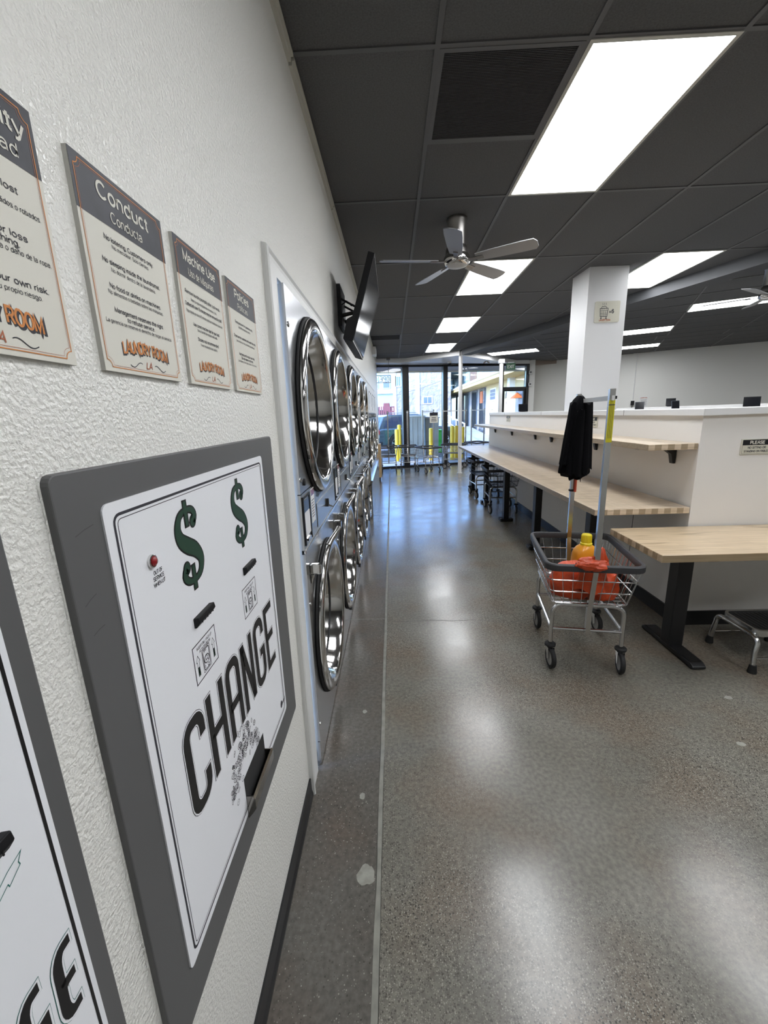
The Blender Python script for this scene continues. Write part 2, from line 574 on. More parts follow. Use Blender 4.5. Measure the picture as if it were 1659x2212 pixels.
    def text(s, t, size, x, y, z=0, align='CENTER', bold=0, width=None, xs=1.0, arch=0, shear=0, mirror=False):
        """plain grotesque lettering drawn with strokes; size = cap height"""
        wt = .088+bold*2.6
        fine = 5 if size > .012 else 3
        pen, strokes = 0, []
        for ch in t:
            if ch == ' ':
                pen += .27
                continue
            base, acc = ACC.get(ch, (ch, None))
            adv, paths = GLY[base]
            if acc:
                paths = ([[(.08, 0), (.08, .5)]] if base == 'i' else paths)+acc
            for p in paths:
                pts = []
                for q in p:
                    if len(q) == 2:
                        pts.append(q)
                    else:
                        cx, cy, rx, ry, a0, a1 = q
                        n = max(2, int(abs(a1-a0)/90*fine+.5))
                        pts += [(cx+rx*cos(radians(a0+(a1-a0)*i/n)), cy+ry*sin(radians(a0+(a1-a0)*i/n))) for i in range(n+1)]
                strokes.append([(u+pen, v) for u, v in pts])
            pen += adv
        k = size/.72
        kx = width/pen if width else k*xs
        W = pen/2 or 1
        cx = W if align == 'CENTER' else 0
        for p in strokes:
            pts = []
            for (u, v) in p:
                uu = u-cx
                yy = v*k+arch*(1-(uu/W)**2)
                pts.append(((-uu if mirror else uu)*kx+shear*v*k+x, yy+y))
            s.stroke(pts, wt*(k+kx)/2 if not width else wt*min(k, (k+kx)/2), z)
        return s

    def build(s, name, m=None, parent=None, smooth=False, bevel=0, seg=2):
        me = bpy.data.meshes.new(name)
        me.from_pydata([tuple(p) for p in s.v], [], s.f)
        mats = sorted(s.mi, key=lambda k: s.mi[k])
        for k in mats:
            me.materials.append(M[k] if isinstance(k, str) else M[m])
        me.polygons.foreach_set('material_index', s.m)
        me.update()
        if smooth:
            me.shade_smooth()
            me.set_sharp_from_angle(angle=radians(38))
        o = bpy.data.objects.new(name, me)
        COL.objects.link(o)
        if parent:
            o.parent = parent
        if bevel:
            b = o.modifiers.new('bevel', 'BEVEL')
            b.width = bevel
            b.segments = seg
            b.limit_method = 'ANGLE'
        return o


def tag(o, label, cat, group=None):
    o['label'] = label
    o['category'] = cat
    if group:
        o['group'] = group
    return o


def thing(name, label, cat, loc=(0, 0, 0), rz=0, group=None, rot=None):
    o = bpy.data.objects.new(name, None)
    COL.objects.link(o)
    o.empty_display_size = .1
    o.location = loc
    o.rotation_euler = rot or (0, 0, rz)
    return tag(o, label, cat, group)


def struct(o):
    o['kind'] = 'structure'
    return o


def stuff(o):
    o['kind'] = 'stuff'
    return o


def copy_tree(o, parent=None):
    c = o.copy()
    COL.objects.link(c)
    if parent:
        c.parent = parent
        c.matrix_parent_inverse = o.matrix_parent_inverse.copy()
    for ch in list(o.children):
        copy_tree(ch, c)
    return c


def dup(o, loc, rz=None, label=None, group=None):
    c = copy_tree(o)
    c.location = loc
    if rz is not None:
        c.rotation_euler = (0, 0, rz)
    if label:
        c['label'] = label
    if group:
        c['group'] = group
    return c


def box(name, m, a, b, parent=None, bevel=0):
    return MB().mat(m).box(a, b).build(name, m, parent, bevel=bevel)


def arc(cx, cy, r, a0, a1, n):
    return [(cx+r*cos(a0+(a1-a0)*i/n), cy+r*sin(a0+(a1-a0)*i/n)) for i in range(n+1)]


def rrect(x0, y0, x1, y1, r, n=4):
    return (arc(x1-r, y1-r, r, 0, pi/2, n)+arc(x0+r, y1-r, r, pi/2, pi, n)
            + arc(x0+r, y0+r, r, pi, 1.5*pi, n)+arc(x1-r, y0+r, r, 1.5*pi, 2*pi, n))


def clip(poly, planes):
    for (nx, ny, d) in planes:
        out = []
        for i in range(len(poly)):
            a, b = poly[i], poly[(i+1) % len(poly)]
            da, db = nx*a[0]+ny*a[1]-d, nx*b[0]+ny*b[1]-d
            if da >= 0:
                out.append(a)
            if (da >= 0) != (db >= 0):
                t = da/(da-db)
                out.append((a[0]+(b[0]-a[0])*t, a[1]+(b[1]-a[1])*t))
        poly = out
        if len(poly) < 3:
            return []
    return poly


WALLROT = (pi/2, 0, pi/2)      # local x -> world +y, local y -> world z, local z -> world +x
T = .6096
HC = 2.975
Y0 = 2.048
# key lines in plan
BN = Vector((.947, .3213))            # beam normal
B_IN, B_OUT = 5.20, 5.45
ED = Vector((.454, .891))            # right-hand grid, depth direction
EL = Vector((.891, -.454))           # right-hand grid, long direction
SA = radians(12.88)                  # storefront heading
SDIR = Vector((cos(SA), sin(SA)))
SNRM = Vector((-sin(SA), cos(SA)))
SO = Vector((0, 12.02))
S_END = 4.62                         # storefront length
RW = Vector((4.72, 13.75))           # right wall start
RWD = Vector((.866, -.5))            # right wall direction
DR0, DRW, DRN = 1.54, .9, 5          # dryers
WS0, WSW, WSN = 6.06, 1.12, 3        # washers
MACH_END = WS0+WSW*WSN
B_IN, B_OUT = 5.31, 5.55

# ================================================================== SETTING
def sp(s_, d=0):
    p = SO+SDIR*s_+SNRM*d
    return (p.x, p.y)


# ---- floor
fl_poly = [(.304, -3), (11, -3), (11, 10.1), (RW.x, RW.y), sp(S_END), sp(.304/cos(SA)-.0)]
floor = struct(MB().prism(fl_poly, -.12, 0).build('floor', 'floor'))
MB().prism([(-.02, -3), (.284, -3), (.284, 2.9), (-.02, 2.9)], -.12, 0).build('slab_strip', 'strip', floor)
MB().prism([(-.02, 2.906), (.284, 2.906), (.284, 12.06), (-.02, 12.02)], -.12, 0).build('slab_strip', 'strip', floor)
jb = MB()
L_, R_ = [], []
yy = -3
while yy < 12.0:
    jw = .0085+.003*noise.noise((yy*5, 3, 0))
    jx = .294+.003*noise.noise((yy*2, 0, 0))
    L_.append((jx-jw, yy))
    R_.append((jx+jw, yy))
    yy += .05
jb.prism([(.28, -3), (.308, -3), (.308, 12.08), (.28, 12.07)], -.12, -.004)
jb.add([(p[0], p[1], .0006) for p in L_]+[(p[0], p[1], .0006) for p in R_],
       [(i, len(L_)+i, len(L_)+i+1, i+1) for i in range(len(L_)-1)])
jb.build('joint_filler', 'joint', floor)


def blobpoly(cx, cy, rx, ry, seed, n=22):
    return [(cx+rx*cos(a)*(1+.35*noise.noise((cos(a)*1.6+seed, sin(a)*1.6, seed))),
             cy+ry*sin(a)*(1+.35*noise.noise((cos(a)*1.6+seed, sin(a)*1.6, seed+5)))) for a in [2*pi*i/n for i in range(n)]]


MB().prism(blobpoly(.250, 1.085, .030, .034, 1.3), 0, .0008).build('concrete_patch', 'patch', floor)
MB().prism(blobpoly(.217, 1.385, .012, .015, 4.1), 0, .0008).build('concrete_patch', 'patch', floor)
MB().prism(blobpoly(.195, 1.885, .012, .014, 2.1), 0, .0006).build('concrete_patch', 'patch', floor)
for i, (px, py) in enumerate([(2.145, 1.947), (1.956, 1.632)]):
    MB().prism(blobpoly(px, py, .02, .013, 6+i), 0, .0006).build('concrete_patch', 'patch', floor)
cp = [(.30+i*.03, 2.87+.045*noise.noise((i*.12, 1, 2))-.0012*i+.012*noise.noise((i*.7, 4, 2))) for i in range(39)]
MB().stroke(cp, .0035, .0006).build('hairline_crack', 'crack', floor)
MB().stroke([(.0, 2.903), (.286, 2.903)], .006, .0006).build('joint_filler', 'joint', floor)

# ---- left wall with the opening the machines stand in
wb = MB()
wb.box((-.15, -3.1, 0), (0, 1.46, 3.1)).box((-.15, 1.46, 2.02), (0, MACH_END+.03, 3.1)).box((-.15, MACH_END+.03, 0), (0, 12.02, 3.1))
wall_left = struct(wb.build('wall_left', 'wall'))
box('cavity_back', 'curtain', (-1.0, 1.4, 0), (-.95, MACH_END+.1, 2.1), wall_left)
bb = MB().prism([(0, 0), (.012, 0), (.012, .012), (.0075, .03), (.0065, .085), (0, .085)], -3, 1.392, 'y').build('baseboard_left', 'base')
struct(bb)
tr = MB().mat('alu')
tr.box((0, 1.392, 0), (.010, 1.515, 2.052)).box((0, 1.515, 1.997), (.010, MACH_END+.05, 2.052))
trim = struct(tr.build('trim_1', 'alu'))
MB().prism([(0, 1.392), (.017, 1.394), (.021, 1.400), (.017, 1.408), (.013, 1.412), (.016, 1.419), (.012, 1.426), (.010, 1.44), (.0, 1.44)], 0, 2.052).build('moulding', 'alu', trim)
MB().prism([(0, 2.06), (.016, 2.057), (.019, 2.05), (.013, 2.042), (.010, 2.032), (0, 2.03)], 1.394, MACH_END+.05, 'y').build('moulding', 'alu', trim)
# wall angle under the ceiling, in lengths
for k in range(-2, 9):
    y0 = Y0+k*2*T
    y1 = min(y0+2*T-.012, 11.4)
    a = MB().prism([(0, HC-.034), (.014, HC-.034), (.016, HC-.018), (.026, HC-.018), (.026, HC-.006), (0, HC-.006)], y0+.006, y1, 'y').build('trim_2', 'angle')
    struct(a)

# ---- other walls
rwn = Vector((-RWD.y, RWD.x))
rwe = RW+RWD*7.4
wall_right = struct(MB().prism([(RW.x, RW.y), (rwe.x, rwe.y), (rwe.x+rwn.x*.15, rwe.y+rwn.y*.15), (RW.x+rwn.x*.15, RW.y+rwn.y*.15)], 0, 3.1).build('wall_right', 'wall_smooth'))
se = Vector(sp(S_END))
struct(MB().prism([(se.x, se.y), (RW.x, RW.y), (RW.x+.15, RW.y+.1), (se.x+.2, se.y-.05)], 0, 3.1).build('wall_front', 'wall_smooth'))
struct(MB().box((-.15, -3.1, 0), (11, -3, 3.1)).build('wall_rear', 'wall_smooth'))
struct(MB().box((11, -3, 0), (11.15, 10.2, 3.1)).build('wall_east', 'wall_smooth'))

# half wall, L-shaped, with its white cap
HX, HY, HZ = 2.372, 2.73, 1.462
hw = MB().mat('half').prism([(HX, HY), (6.2, HY), (6.2, HY+.16), (HX+.17, HY+.16), (HX+.17, 8.62), (HX, 8.62)], 0, HZ)
half = struct(hw.build('wall_half', 'half'))
capm = MB().mat('white').prism([(HX-.022, HY-.03), (6.2, HY-.03), (6.2, HY+.2), (HX+.21, HY+.2), (HX+.21, 8.6), (HX+.12, 8.66), (HX-.022, 8.56)], HZ, HZ+.046)
capm.build('cap', 'white', half, bevel=.004)
for x, y in ((HX-.0235, 3.62), (HX-.0235, 5.6), (HX-.0235, 7.4)):
    box('cap_seam', 'crack', (x, y, HZ+.001), (x+.003, y+.003, HZ+.045), half)
box('panel_seam', 'crack', (HX-.001, 3.36, .1), (HX+.001, 3.366, .815), half)
b1 = MB().prism([(HX-.013, HY-.013), (6.2, HY-.013), (6.2, HY), (HX, HY), (HX, 8.62), (HX-.013, 8.62)], 0, .105).build('baseboard_half', 'base')
struct(b1)
# second half wall behind, with counter in front of it
h2 = MB()
q0, q1 = Vector((3.42, 6.75)), Vector((3.42, 6.75))+EL*5.6
nn = Vector((EL.y, -EL.x))*-1
h2.mat('half').prism([(q0.x, q0.y), (q1.x, q1.y), (q1.x+nn.x*.16, q1.y+nn.y*.16), (q0.x+nn.x*.16, q0.y+nn.y*.16)], 0, 1.47)
h2w = struct(h2.build('wall_half_2', 'half'))
MB().prism([(q0.x-nn.x*.03, q0.y-nn.y*.03), (q1.x-nn.x*.03, q1.y-nn.y*.03), (q1.x+nn.x*.19, q1.y+nn.y*.19), (q0.x+nn.x*.19, q0.y+nn.y*.19)], 1.47, 1.516).build('cap', 'white', h2w, bevel=.004)
MB().prism([(q0.x-nn.x*.03, q0.y-nn.y*.03), (q1.x-nn.x*.03, q1.y-nn.y*.03), (q1.x-nn.x*.4, q1.y-nn.y*.4), (q0.x-nn.x*.4, q0.y-nn.y*.4)], 1.40, 1.455).build('ledge', 'half', h2w)

# ---- pillar
pil = struct(MB().prism([(2.512, 4.84), (2.925, 4.84), (2.925, 5.22), (2.495, 5.22)], 0, HC+.05).build('wall_pillar', 'white'))

# ---- ceiling
ceil = struct(MB().prism([(-.1, -3.1), (11.1, -3.1), (11.1, 10.2), (RW.x+.2, RW.y+.2), (-.1, 12.2)], HC+.022, HC+.1).build('ceiling', 'tile'))
LA = (.15/1.011, -1/1.011, (.15*0-11.42)/1.011)         # below line A
LB = (-.7714/1.263, -1/1.263, (-.7714*.66-11.64)/1.263)
LEFT = [(1, 0, .0), (0, 1, -3), (-BN.x, -BN.y, -B_IN), LA, LB]
LC = (1.213/1.572, -1/1.572, (1.213*2.0-10.35)/1.572)
RIGHT = [(BN.x, BN.y, B_OUT), LC, (-1, 0, -11), (0, 1, -3), (-rwn.x, -rwn.y, -(rwn.dot(RW)))]
LEFT_LIGHTS = {(2, 0), (2, 2), (2, 4), (2, 6), (5, 0), (5, 2), (2, -2), (5, -2)}
g = .011
fwv, rtv, upv = fw, r2, u2


def vis(x, y, z):
    d = Vector((x, y, z))-Vector((.3821, 0, 1.5357))
    zz = d.dot(fwv)
    if zz < .05:
        return False
    px, py = 829.5+F_PX*d.dot(rtv)/zz, 1106-F_PX*d.dot(upv)/zz
    return -250 < px < 1950 and -350 < py < 2300


def tile_poly(poly, name='ceiling_tile', m='tile', z=0.0):
    if len(poly) < 3:
        return
    n = len(poly)
    cx, cy = sum(p[0] for p in poly)/n, sum(p[1] for p in poly)/n
    if not any(vis(p[0], p[1], HC) for p in poly+[(cx, cy)]):
        return
    MB().prism(poly, HC+.003+z, HC+.02).build(name, m, ceil)


def cells_left():
    for c in range(0, 12):
        for k in range(-3, 9):
            y0, y1 = Y0+k*2*T, Y0+(k+1)*2*T
            if k == 0 and c == 1:      # return grille then a square tile
                yield c, (k, 'vent'), c*T, y0, (c+1)*T, y0+T
                yield c, (k, 'b'), c*T, y0+T, (c+1)*T, y1
            elif k == 5 and c == 0:
                yield c, (k, 'vent2'), c*T, y0-.0, (c+1)*T, y0+T*.9
                yield c, (k, 'b'), c*T, y0+T*.9, (c+1)*T, y1
            else:
                yield c, (k, ''), c*T, y0, (c+1)*T, y1


def grille(x0, y0, x1, y1, label, n):
    t = thing('air_return_grille', label, 'vent', ((x0+x1)/2, (y0+y1)/2, HC))
    hx, hy = (x1-x0)/2-g, (y1-y0)/2-g
    f = MB()
    for a, b in (((-hx, -hy, -.004), (hx, -hy+.02, .012)), ((-hx, hy-.02, -.004), (hx, hy, .012)), ((-hx, -hy+.02, -.004), (-hx+.02, hy-.02, .012)), ((hx-.02, -hy+.02, -.004), (hx, hy-.02, .012))):
        f.box(a, b)
    f.build('frame', 'bar', t)
    c = MB()
    for i in range(n):
        y = -hy+.02+(2*hy-.04)*(i+.5)/n
        c.box((-hx+.02, y-.002, -.001), (hx-.02, y+.002, .007))
    for i in range(n):
        x = -hx+.02+(2*hx-.04)*(i+.5)/n
        c.box((x-.002, -hy+.02, .001), (x+.002, hy-.02, .006))
    stuff(c.build('grille_core', 'grille', t))
    box('backing', 'grille', (-hx+.01, -hy+.01, .012), (hx-.01, hy-.01, .016), t)


nl = [0]
light_labels = {
    (2, 0): 'largest bright ceiling panel light, nearest, at upper right beside the dark return grille',
    (2, 2): 'bright ceiling panel light directly behind the blades of the silver fan',
    (2, 4): 'ceiling panel light between the fan light and the window, third in the row',
    (2, 6): 'smallest ceiling panel light of the row, closest to the white beam by the window',
    (5, 0): 'ceiling panel light above the front wooden table, beyond the right edge of the photo',
    (5, 2): 'slanted ceiling panel light just right of the top of the white pillar',
    (2, -2): 'ceiling panel light above the camera, behind the upper edge of the photo',
    (5, -2): 'ceiling panel light above and behind the camera on the right',
}


def panel_light(cx, cy, rz, label, lx=T, ly=2*T):
    t = thing('panel_light', label, 'ceiling light', (cx, cy, HC), rz, 'panel lights in the dark ceiling')
    hx, hy = lx/2-.004, ly/2-.004
    f = MB()
    e = .018
    f.box((-hx, -hy, -.006), (hx, -hy+e, .014)).box((-hx, hy-e, -.006), (hx, hy, .014))
    f.box((-hx, -hy+e, -.006), (-hx+e, hy-e, .014)).box((hx-e, -hy+e, -.006), (hx, hy-e, .014))
    f.build('frame', 'angle', t)
    box('diffuser', 'panel', (-hx+e, -hy+e, -.003), (hx-e, hy-e, .004), t)
    return t


for c, (k, kind), x0, y0, x1, y1 in cells_left():
    poly = clip([(x0+g, y0+g), (x1-g, y0+g), (x1-g, y1-g), (x0+g, y1-g)], LEFT)
    if len(poly) < 3:
        continue
    if kind == '' and (c, k) in LEFT_LIGHTS:
        panel_light((x0+x1)/2, (y0+y1)/2, 0, light_labels[(c, k)])
    elif kind == 'vent':
        grille(x0, y0, x1, y1, 'square dark perforated air return grille left of the largest panel light', 64)
    elif kind == 'vent2':
        grille(x0, y0, x1, y1, 'small dark air grille in the ceiling by the left wall beyond the television', 24)
    else:
        tile_poly(poly)


def bar_seg(p0, p1, planes, wd=.022, z0=-.003):
    d = Vector((p1[0]-p0[0], p1[1]-p0[1])).normalized()
    nx, ny = -d.y*wd/2, d.x*wd/2
    poly = clip([(p0[0]+nx, p0[1]+ny), (p0[0]-nx, p0[1]-ny), (p1[0]-nx, p1[1]-ny), (p1[0]+nx, p1[1]+ny)], planes)
    if len(poly) >= 3:
        MB().prism(poly, HC+z0, HC+.008).build('grid_bar', 'bar', ceil)


for c in range(1, 9):
    bar_seg((c*T, -3), (c*T, 11.8), LEFT)
for c in range(0, 9):
    for k in range(-3, 9):
        y = Y0+k*2*T
        if vis((c+.5)*T, y, HC):
            bar_seg((c*T+.011, y), ((c+1)*T-.011, y), LEFT, .022, -.0025)
bar_seg((T, Y0+T), (2*T, Y0+T), LEFT, .022, -.0025)
# right-hand grid
RL = {(0, 1.295): 'long ceiling panel light at the right edge with a fan blade crossing it',
      (3, .076): 'upper of two thin panel lights partly hidden behind the white pillar',
      (7, .076): 'lower of two thin panel lights partly hidden behind the white pillar',
      (5, -2.54): 'thin panel light in front of the white soffit near the exit sign',
      (4, 4.951): 'added unseen panel light over the right part of the hall, giving extra light',  # lamp added beyond the view to light the right side
      (-3, 4.951): 'added panel light farther out of view to the right, brightening the lower left wall',  # lamp added out of view to brighten the lower left wall
      (-7, 4.951): 'added panel light nearer the camera, out of view to the right, brightening the lower left wall',  # another added lamp, unseen, for the dim lower left wall
      (-3, 2.514): 'added unseen panel light over the far end of the counter, giving extra light'}  # lamp added out of view for more light from the right
ga = 8.16


def gp(a, b):
    p = ED*a+EL*b
    return (p.x, p.y)


for k in range(-14, 10):
    off = .076 if k != 5 else -2.54
    for j in range(-4, 9):
        b0 = off+2*T*j
        a0 = ga+k*T
        if any(kk == k and abs(bb_-b0) < .01 for kk, bb_ in RL):
            lab = [v for (kk, bb_), v in RL.items() if kk == k and abs(bb_-b0) < .01][0]
            c_ = gp(a0+T/2, b0+T)
            panel_light(c_[0], c_[1], atan2(EL.y, EL.x), lab, 2*T, T)
            continue
        poly = clip([gp(a0+g, b0+g), gp(a0+g, b0+2*T-g), gp(a0+T-g, b0+2*T-g), gp(a0+T-g, b0+g)], RIGHT)
        tile_poly(poly[::-1] if poly else poly)
        if vis(*gp(a0, b0), HC) and len(poly) >= 3:
            bar_seg(gp(a0+.011, b0), gp(a0+T-.011, b0), RIGHT, .022, -.0025)
for k in range(-14, 11):
    bar_seg(gp(ga+k*T, -4), gp(ga+k*T, 12), RIGHT)

# dropped beam between the two ceilings
bt = Vector((BN.y, -BN.x))
b0 = Vector((2.02, 10.36))
b0 = b0+BN*(B_IN-BN.dot(b0))
b1_ = b0+bt*12.8
struct(MB().prism([(b0.x, b0.y), (b0.x+BN.x*(B_OUT-B_IN), b0.y+BN.y*(B_OUT-B_IN)), (b1_.x+BN.x*(B_OUT-B_IN), b1_.y+BN.y*(B_OUT-B_IN)), (b1_.x, b1_.y)], HC-.12, HC+.03).build('trim_3', 'soffit'))
# white soffit before the window
s0, s1 = sp(0, -.02), sp(S_END, -.02)
struct(MB().prism([(0, 11.42), (.66, 11.64), (2.06, 10.56), (4.70, 13.63), s1, s0], 2.875, HC+.04).build('trim_4', 'white'))

# ---- storefront
def sbox(mb, s_0, s_1, z0, z1, d0=-.05, d1=.05):
    return mb.prism([sp(s_0, d0), sp(s_1, d0), sp(s_1, d1), sp(s_0, d1)], z0, z1)


def window(i, s_0, s_1, z0, z1, bars=()):
    f = MB()
    sbox(f, s_0, s_1, z1-.055, z1)
    sbox(f, s_0, s_1, z0, z0+.055)
    wd = struct(f.build('window_%d' % i, 'blackm'))
    sbox(MB(), s_0+.002, s_1-.002, z0+.05, z1-.05, -.005, .005).build('pane', 'glass', wd)
    return wd


w1 = window(1, 0, .715, 0, 2.875)
w2 = window(2, .895, 1.93, 0, 2.875)
w3 = window(3, 2.06, 3.74, 0, 2.875)
w4 = window(4, 3.82, 4.55, 2.165, 2.875)
for s_0, s_1, p_, d in ((.715, .895, w1, .09), (1.93, 2.06, w2, .08), (3.74, 3.82, w3, .05), (4.55, 4.64, w4, .06)):
    sbox(MB(), s_0, s_1, 0, 2.875, -d, d).build('mullion', 'blackm', p_)
dm = MB()
sbox(dm, 3.82, 3.87, 0, 2.165, -.03, .03)
sbox(dm, 4.49, 4.55, 0, 2.165, -.03, .03)
sbox(dm, 3.87, 4.49, 2.10, 2.165, -.03, .03)
sbox(dm, 3.87, 4.49, 0, .2, -.03, .03)
door = struct(dm.build('door_1', 'blackm'))
sbox(MB(), 3.865, 4.495, .19, 2.11, -.004, .004).build('pane', 'glass', door)
sbox(MB(), 3.9, 4.46, 1.02, 1.06, -.08, -.045).build('push_bar', 'steel', door)

# ================================================================== WALL SIGNS
def notch(x0, y0, x1, y1, r):
    return (arc(x0, y0, r, pi/2, 0, 4)+arc(x1, y0, r, pi, pi/2, 4)
            + arc(x1, y1, r, 1.5*pi, pi, 4)+arc(x0, y1, r, 2*pi, 1.5*pi, 4))


def logo(mb, cx, cy, wd, h, z):
    """LAUNDRY ROOM in an arch with LA and two swashes"""
    mb.mat('navy').text('LAUNDRY ROOM', h, cx+wd*.008, cy-h*.12, z, width=wd*1.03, bold=.05, arch=h*.28)
    mb.mat('orange').text('LAUNDRY ROOM', h, cx, cy, z+.0002, width=wd, bold=.02, arch=h*.28)
    mb.mat('rust').text('LA', h*.62, cx, cy-h*1.05, z+.0002, bold=.01, shear=.3, xs=1.1)
    for sg in (-1, 1):
        pts = [(cx+sg*wd*(.14+.26*t), cy-h*.80+h*.22*sin(t*5.6+.6)-(h*.1*t)) for t in [i/12 for i in range(13)]]
        mb.mat('navy').stroke(pts, h*.07, z+.0001)


def wall_sign(y, zc, label, title, sub, lines, header):
    t = thing('wall_sign', label, 'sign', (0, y, zc), rot=WALLROT, group='laundry rule signs on the left wall')
    W2, H2, D = .1012, .1275, .006
    MB().mat('edge').box((-W2, -H2, 0), (W2, H2, D)).build('board', 'edge', t)
    z = D+.0003
    f = MB()
    f.mat('creamw').rect(-W2, -H2, W2, H2, z)
    f.build('face', 'creamw', t)
    f = MB()
    f.mat('navy').rect(-W2, H2-.064, W2, H2, z+.0003)
    f.build('header_band', 'navy', t)
    f = MB()
    f.mat('orange').stroke(notch(-W2+.006, -H2+.006, W2-.006, H2-.006, .009), .0011, z+.0006, True)
    f.mat('rust').stroke(notch(-W2+.0085, -H2+.0085, W2-.0085, H2-.0085, .010), .0004, z+.0006, True)
    f.build('border_line', 'orange', t)
    f = MB().mat('creamw')
    f.text(title, .0185 if len(title) < 9 else .0165, 0, .0335+.061-.0, z+.0008, bold=.018, width=header[0])
    f.text(sub, .0125, 0, .0715, z+.0008, bold=.004, width=header[1])
    f.build('heading', 'creamw', t)
    f = MB().mat('ink')
    for (v, tx, big, wd) in lines:
        f.text(tx, .0062 if big else .0052, 0, v-.003, z+.0004, bold=.012 if big else 0, width=wd)
    stuff(f.build('lettering', 'ink', t))
    f = MB()
    logo(f, .002, -.100, .118, .0155, z+.0004)
    f.build('logo', 'orange', t)
    return t


ZS = 1.733
wall_sign(.4135, ZS, 'cream Responsibility rule sign cut off by the left edge of the photo', 'Responsibility', 'Responsabilidad', [
    (.037, 'Not responsible for lost', 1, .128), (.021, 'No somos responsables por artículos perdidos o robados.', 0, .176),
    (-.007, 'Not responsible for loss', 1, .128), (-.0155, 'or damage to clothing.', 1, .105),
    (-.023, 'No somos responsables por la pérdida o daño de la ropa.', 0, .180),
    (-.053, 'Use machines at your own risk.', 1, .158), (-.062, 'Use las máquinas bajo su propio riesgo.', 0, .136)], (.176, .150))
wall_sign(.667, ZS, 'cream Conduct rule sign, second from left above the change machine', 'Conduct', 'Conducta', [
    (.047, 'No loitering. Customers only.', 1, .116), (.039, 'No merodear. Solo clientes.', 0, .088),
    (.017, 'No sleeping inside the laundromat.', 1, .138), (.008, 'No dormir dentro de la lavandería.', 0, .108),
    (-.014, 'No food or drinks on machines.', 1, .126), (-.022, 'No alimentos o bebidas sobre las máquinas.', 0, .136),
    (-.044, 'Management reserves the right', 1, .122), (-.0525, 'to refuse service.', 1, .070),
    (-.060, 'La gerencia se reserva el derecho de negar el servicio', 0, .166)], (.118, .074))
wall_sign(.9065, ZS, 'cream Machine Use rule sign, third from left on the wall', 'Machine Use', 'Uso de Máquinas', [
    (.040, 'Remove laundry promptly after cycle ends.', 1, .158), (.029, 'Retire su ropa inmediatamente al terminar el ciclo.', 0, .118),
    (.018, 'Clothes left over 15 minutes may be removed by staff.', 1, .168), (.006, 'Ropa dejada por más de 15 minutos podrá ser retirada por el personal.', 0, .166),
    (-.015, 'Use correct machine size for your load.', 1, .122), (-.023, 'Use el tamaño de máquina adecuado.', 0, .094),
    (-.040, 'Shoes not recommended.', 1, .1), (-.049, 'No se recomienda lavar zapatos.', 0, .08)], (.142, .112))
wall_sign(1.141, ZS, 'cream Policies rule sign, nearest the steel dryers', 'Policies', 'Políticas', [
    (.038, 'Restrooms are for customers only.', 1, .128), (.029, 'Los baños son solo para clientes.', 0, .088),
    (.004, 'Dryers are for customers who wash here only.', 1, .160), (-.006, 'Las secadoras son solo para clientes que lavan aquí.', 0, .136),
    (-.036, 'Machines are for active use only.', 1, .118), (-.045, 'Do not reserve machines.', 1, .09),
    (-.053, 'Las máquinas son solo para uso activo. No las reserve.', 0, .140)], (.104, .074))

# ================================================================== CHANGE MACHINES
c4 = .16


def rc(cx, cy, a0, a1, rx=.38, ry=.15):
    return [(cx+rx*cos(radians(a0+(a1-a0)*i/5)), cy+ry*sin(radians(a0+(a1-a0)*i/5))) for i in range(6)]


GL = {
    'C': [[(1, .73)]+rc(.62, .85, 0, 90)+rc(.38, .85, 90, 180)+rc(.38, .15, 180, 270)+rc(.62, .15, 270, 360)+[(1, .28)]],
    'H': [[(0, -.04), (0, 1.04)], [(1, -.04), (1, 1.04)], [(0, .5), (1, .5)]],
    'A': [[(0, -.04)]+rc(.38, .85, 180, 90)+rc(.62, .85, 90, 0)+[(1, -.04)], [(0, .42), (1, .42)]],
    'N': [[(0, -.04), (0, 1.02)], [(1, -.02), (1, 1.04)], [(.03, 1.0), (.97, .0)]],
    'G': [[(1, .75)]+rc(.62, .85, 0, 90)+rc(.38, .85, 90, 180)+rc(.38, .15, 180, 270)+rc(.62, .15, 270, 360)+[(1, .47), (.52, .47)]],
    'E': [[(1.08, 1), (0, 1), (0, 0), (1.08, 0)], [(0, .5), (.98, .5)]],
    'e': [[(1.15, 1)]+rc(.6, .78, 90, 180, .6, .22)+rc(.6, .22, 180, 270, .6, .22)+[(1.15, 0)], [(0, .5), (1.1, .5)]],
    'g': [[(1.15, 1)]+rc(.6, .78, 90, 180, .6, .22)+rc(.6, .22, 180, 270, .6, .22)+[(1.05, 0), (1.05, .48), (.45, .48)]],
}


def block_word(word, x, y, lw, lh, pitch, t, z, shear=0, outline='ink', o1=.0072, o2=.005):
    parts = {}
    for li, (wd, mt) in enumerate(((t+o1, outline), (t+o2, 'mwhite'), (t, 'black'))):
        mb = MB().mat(mt)
        for i, ch in enumerate(word):
            for path in GL[ch]:
                pts = []
                for k, (px, py) in enumerate(path):
                    # lengthen open ends for the outline layers
                    pts.append((x+i*pitch+px*lw+py*lh*shear, y+py*lh))
                if li < 2:
                    e = (o1 if li == 0 else o2)/2
                    for a, b in ((0, 1), (-1, -2)):
                        d = Vector(pts[a])-Vector(pts[b])
                        d.normalize()
                        pts[a] = (pts[a][0]+d.x*e, pts[a][1]+d.y*e)
                mb.stroke(pts, wd, z+li*.0003)
        parts[li] = mb
    return parts


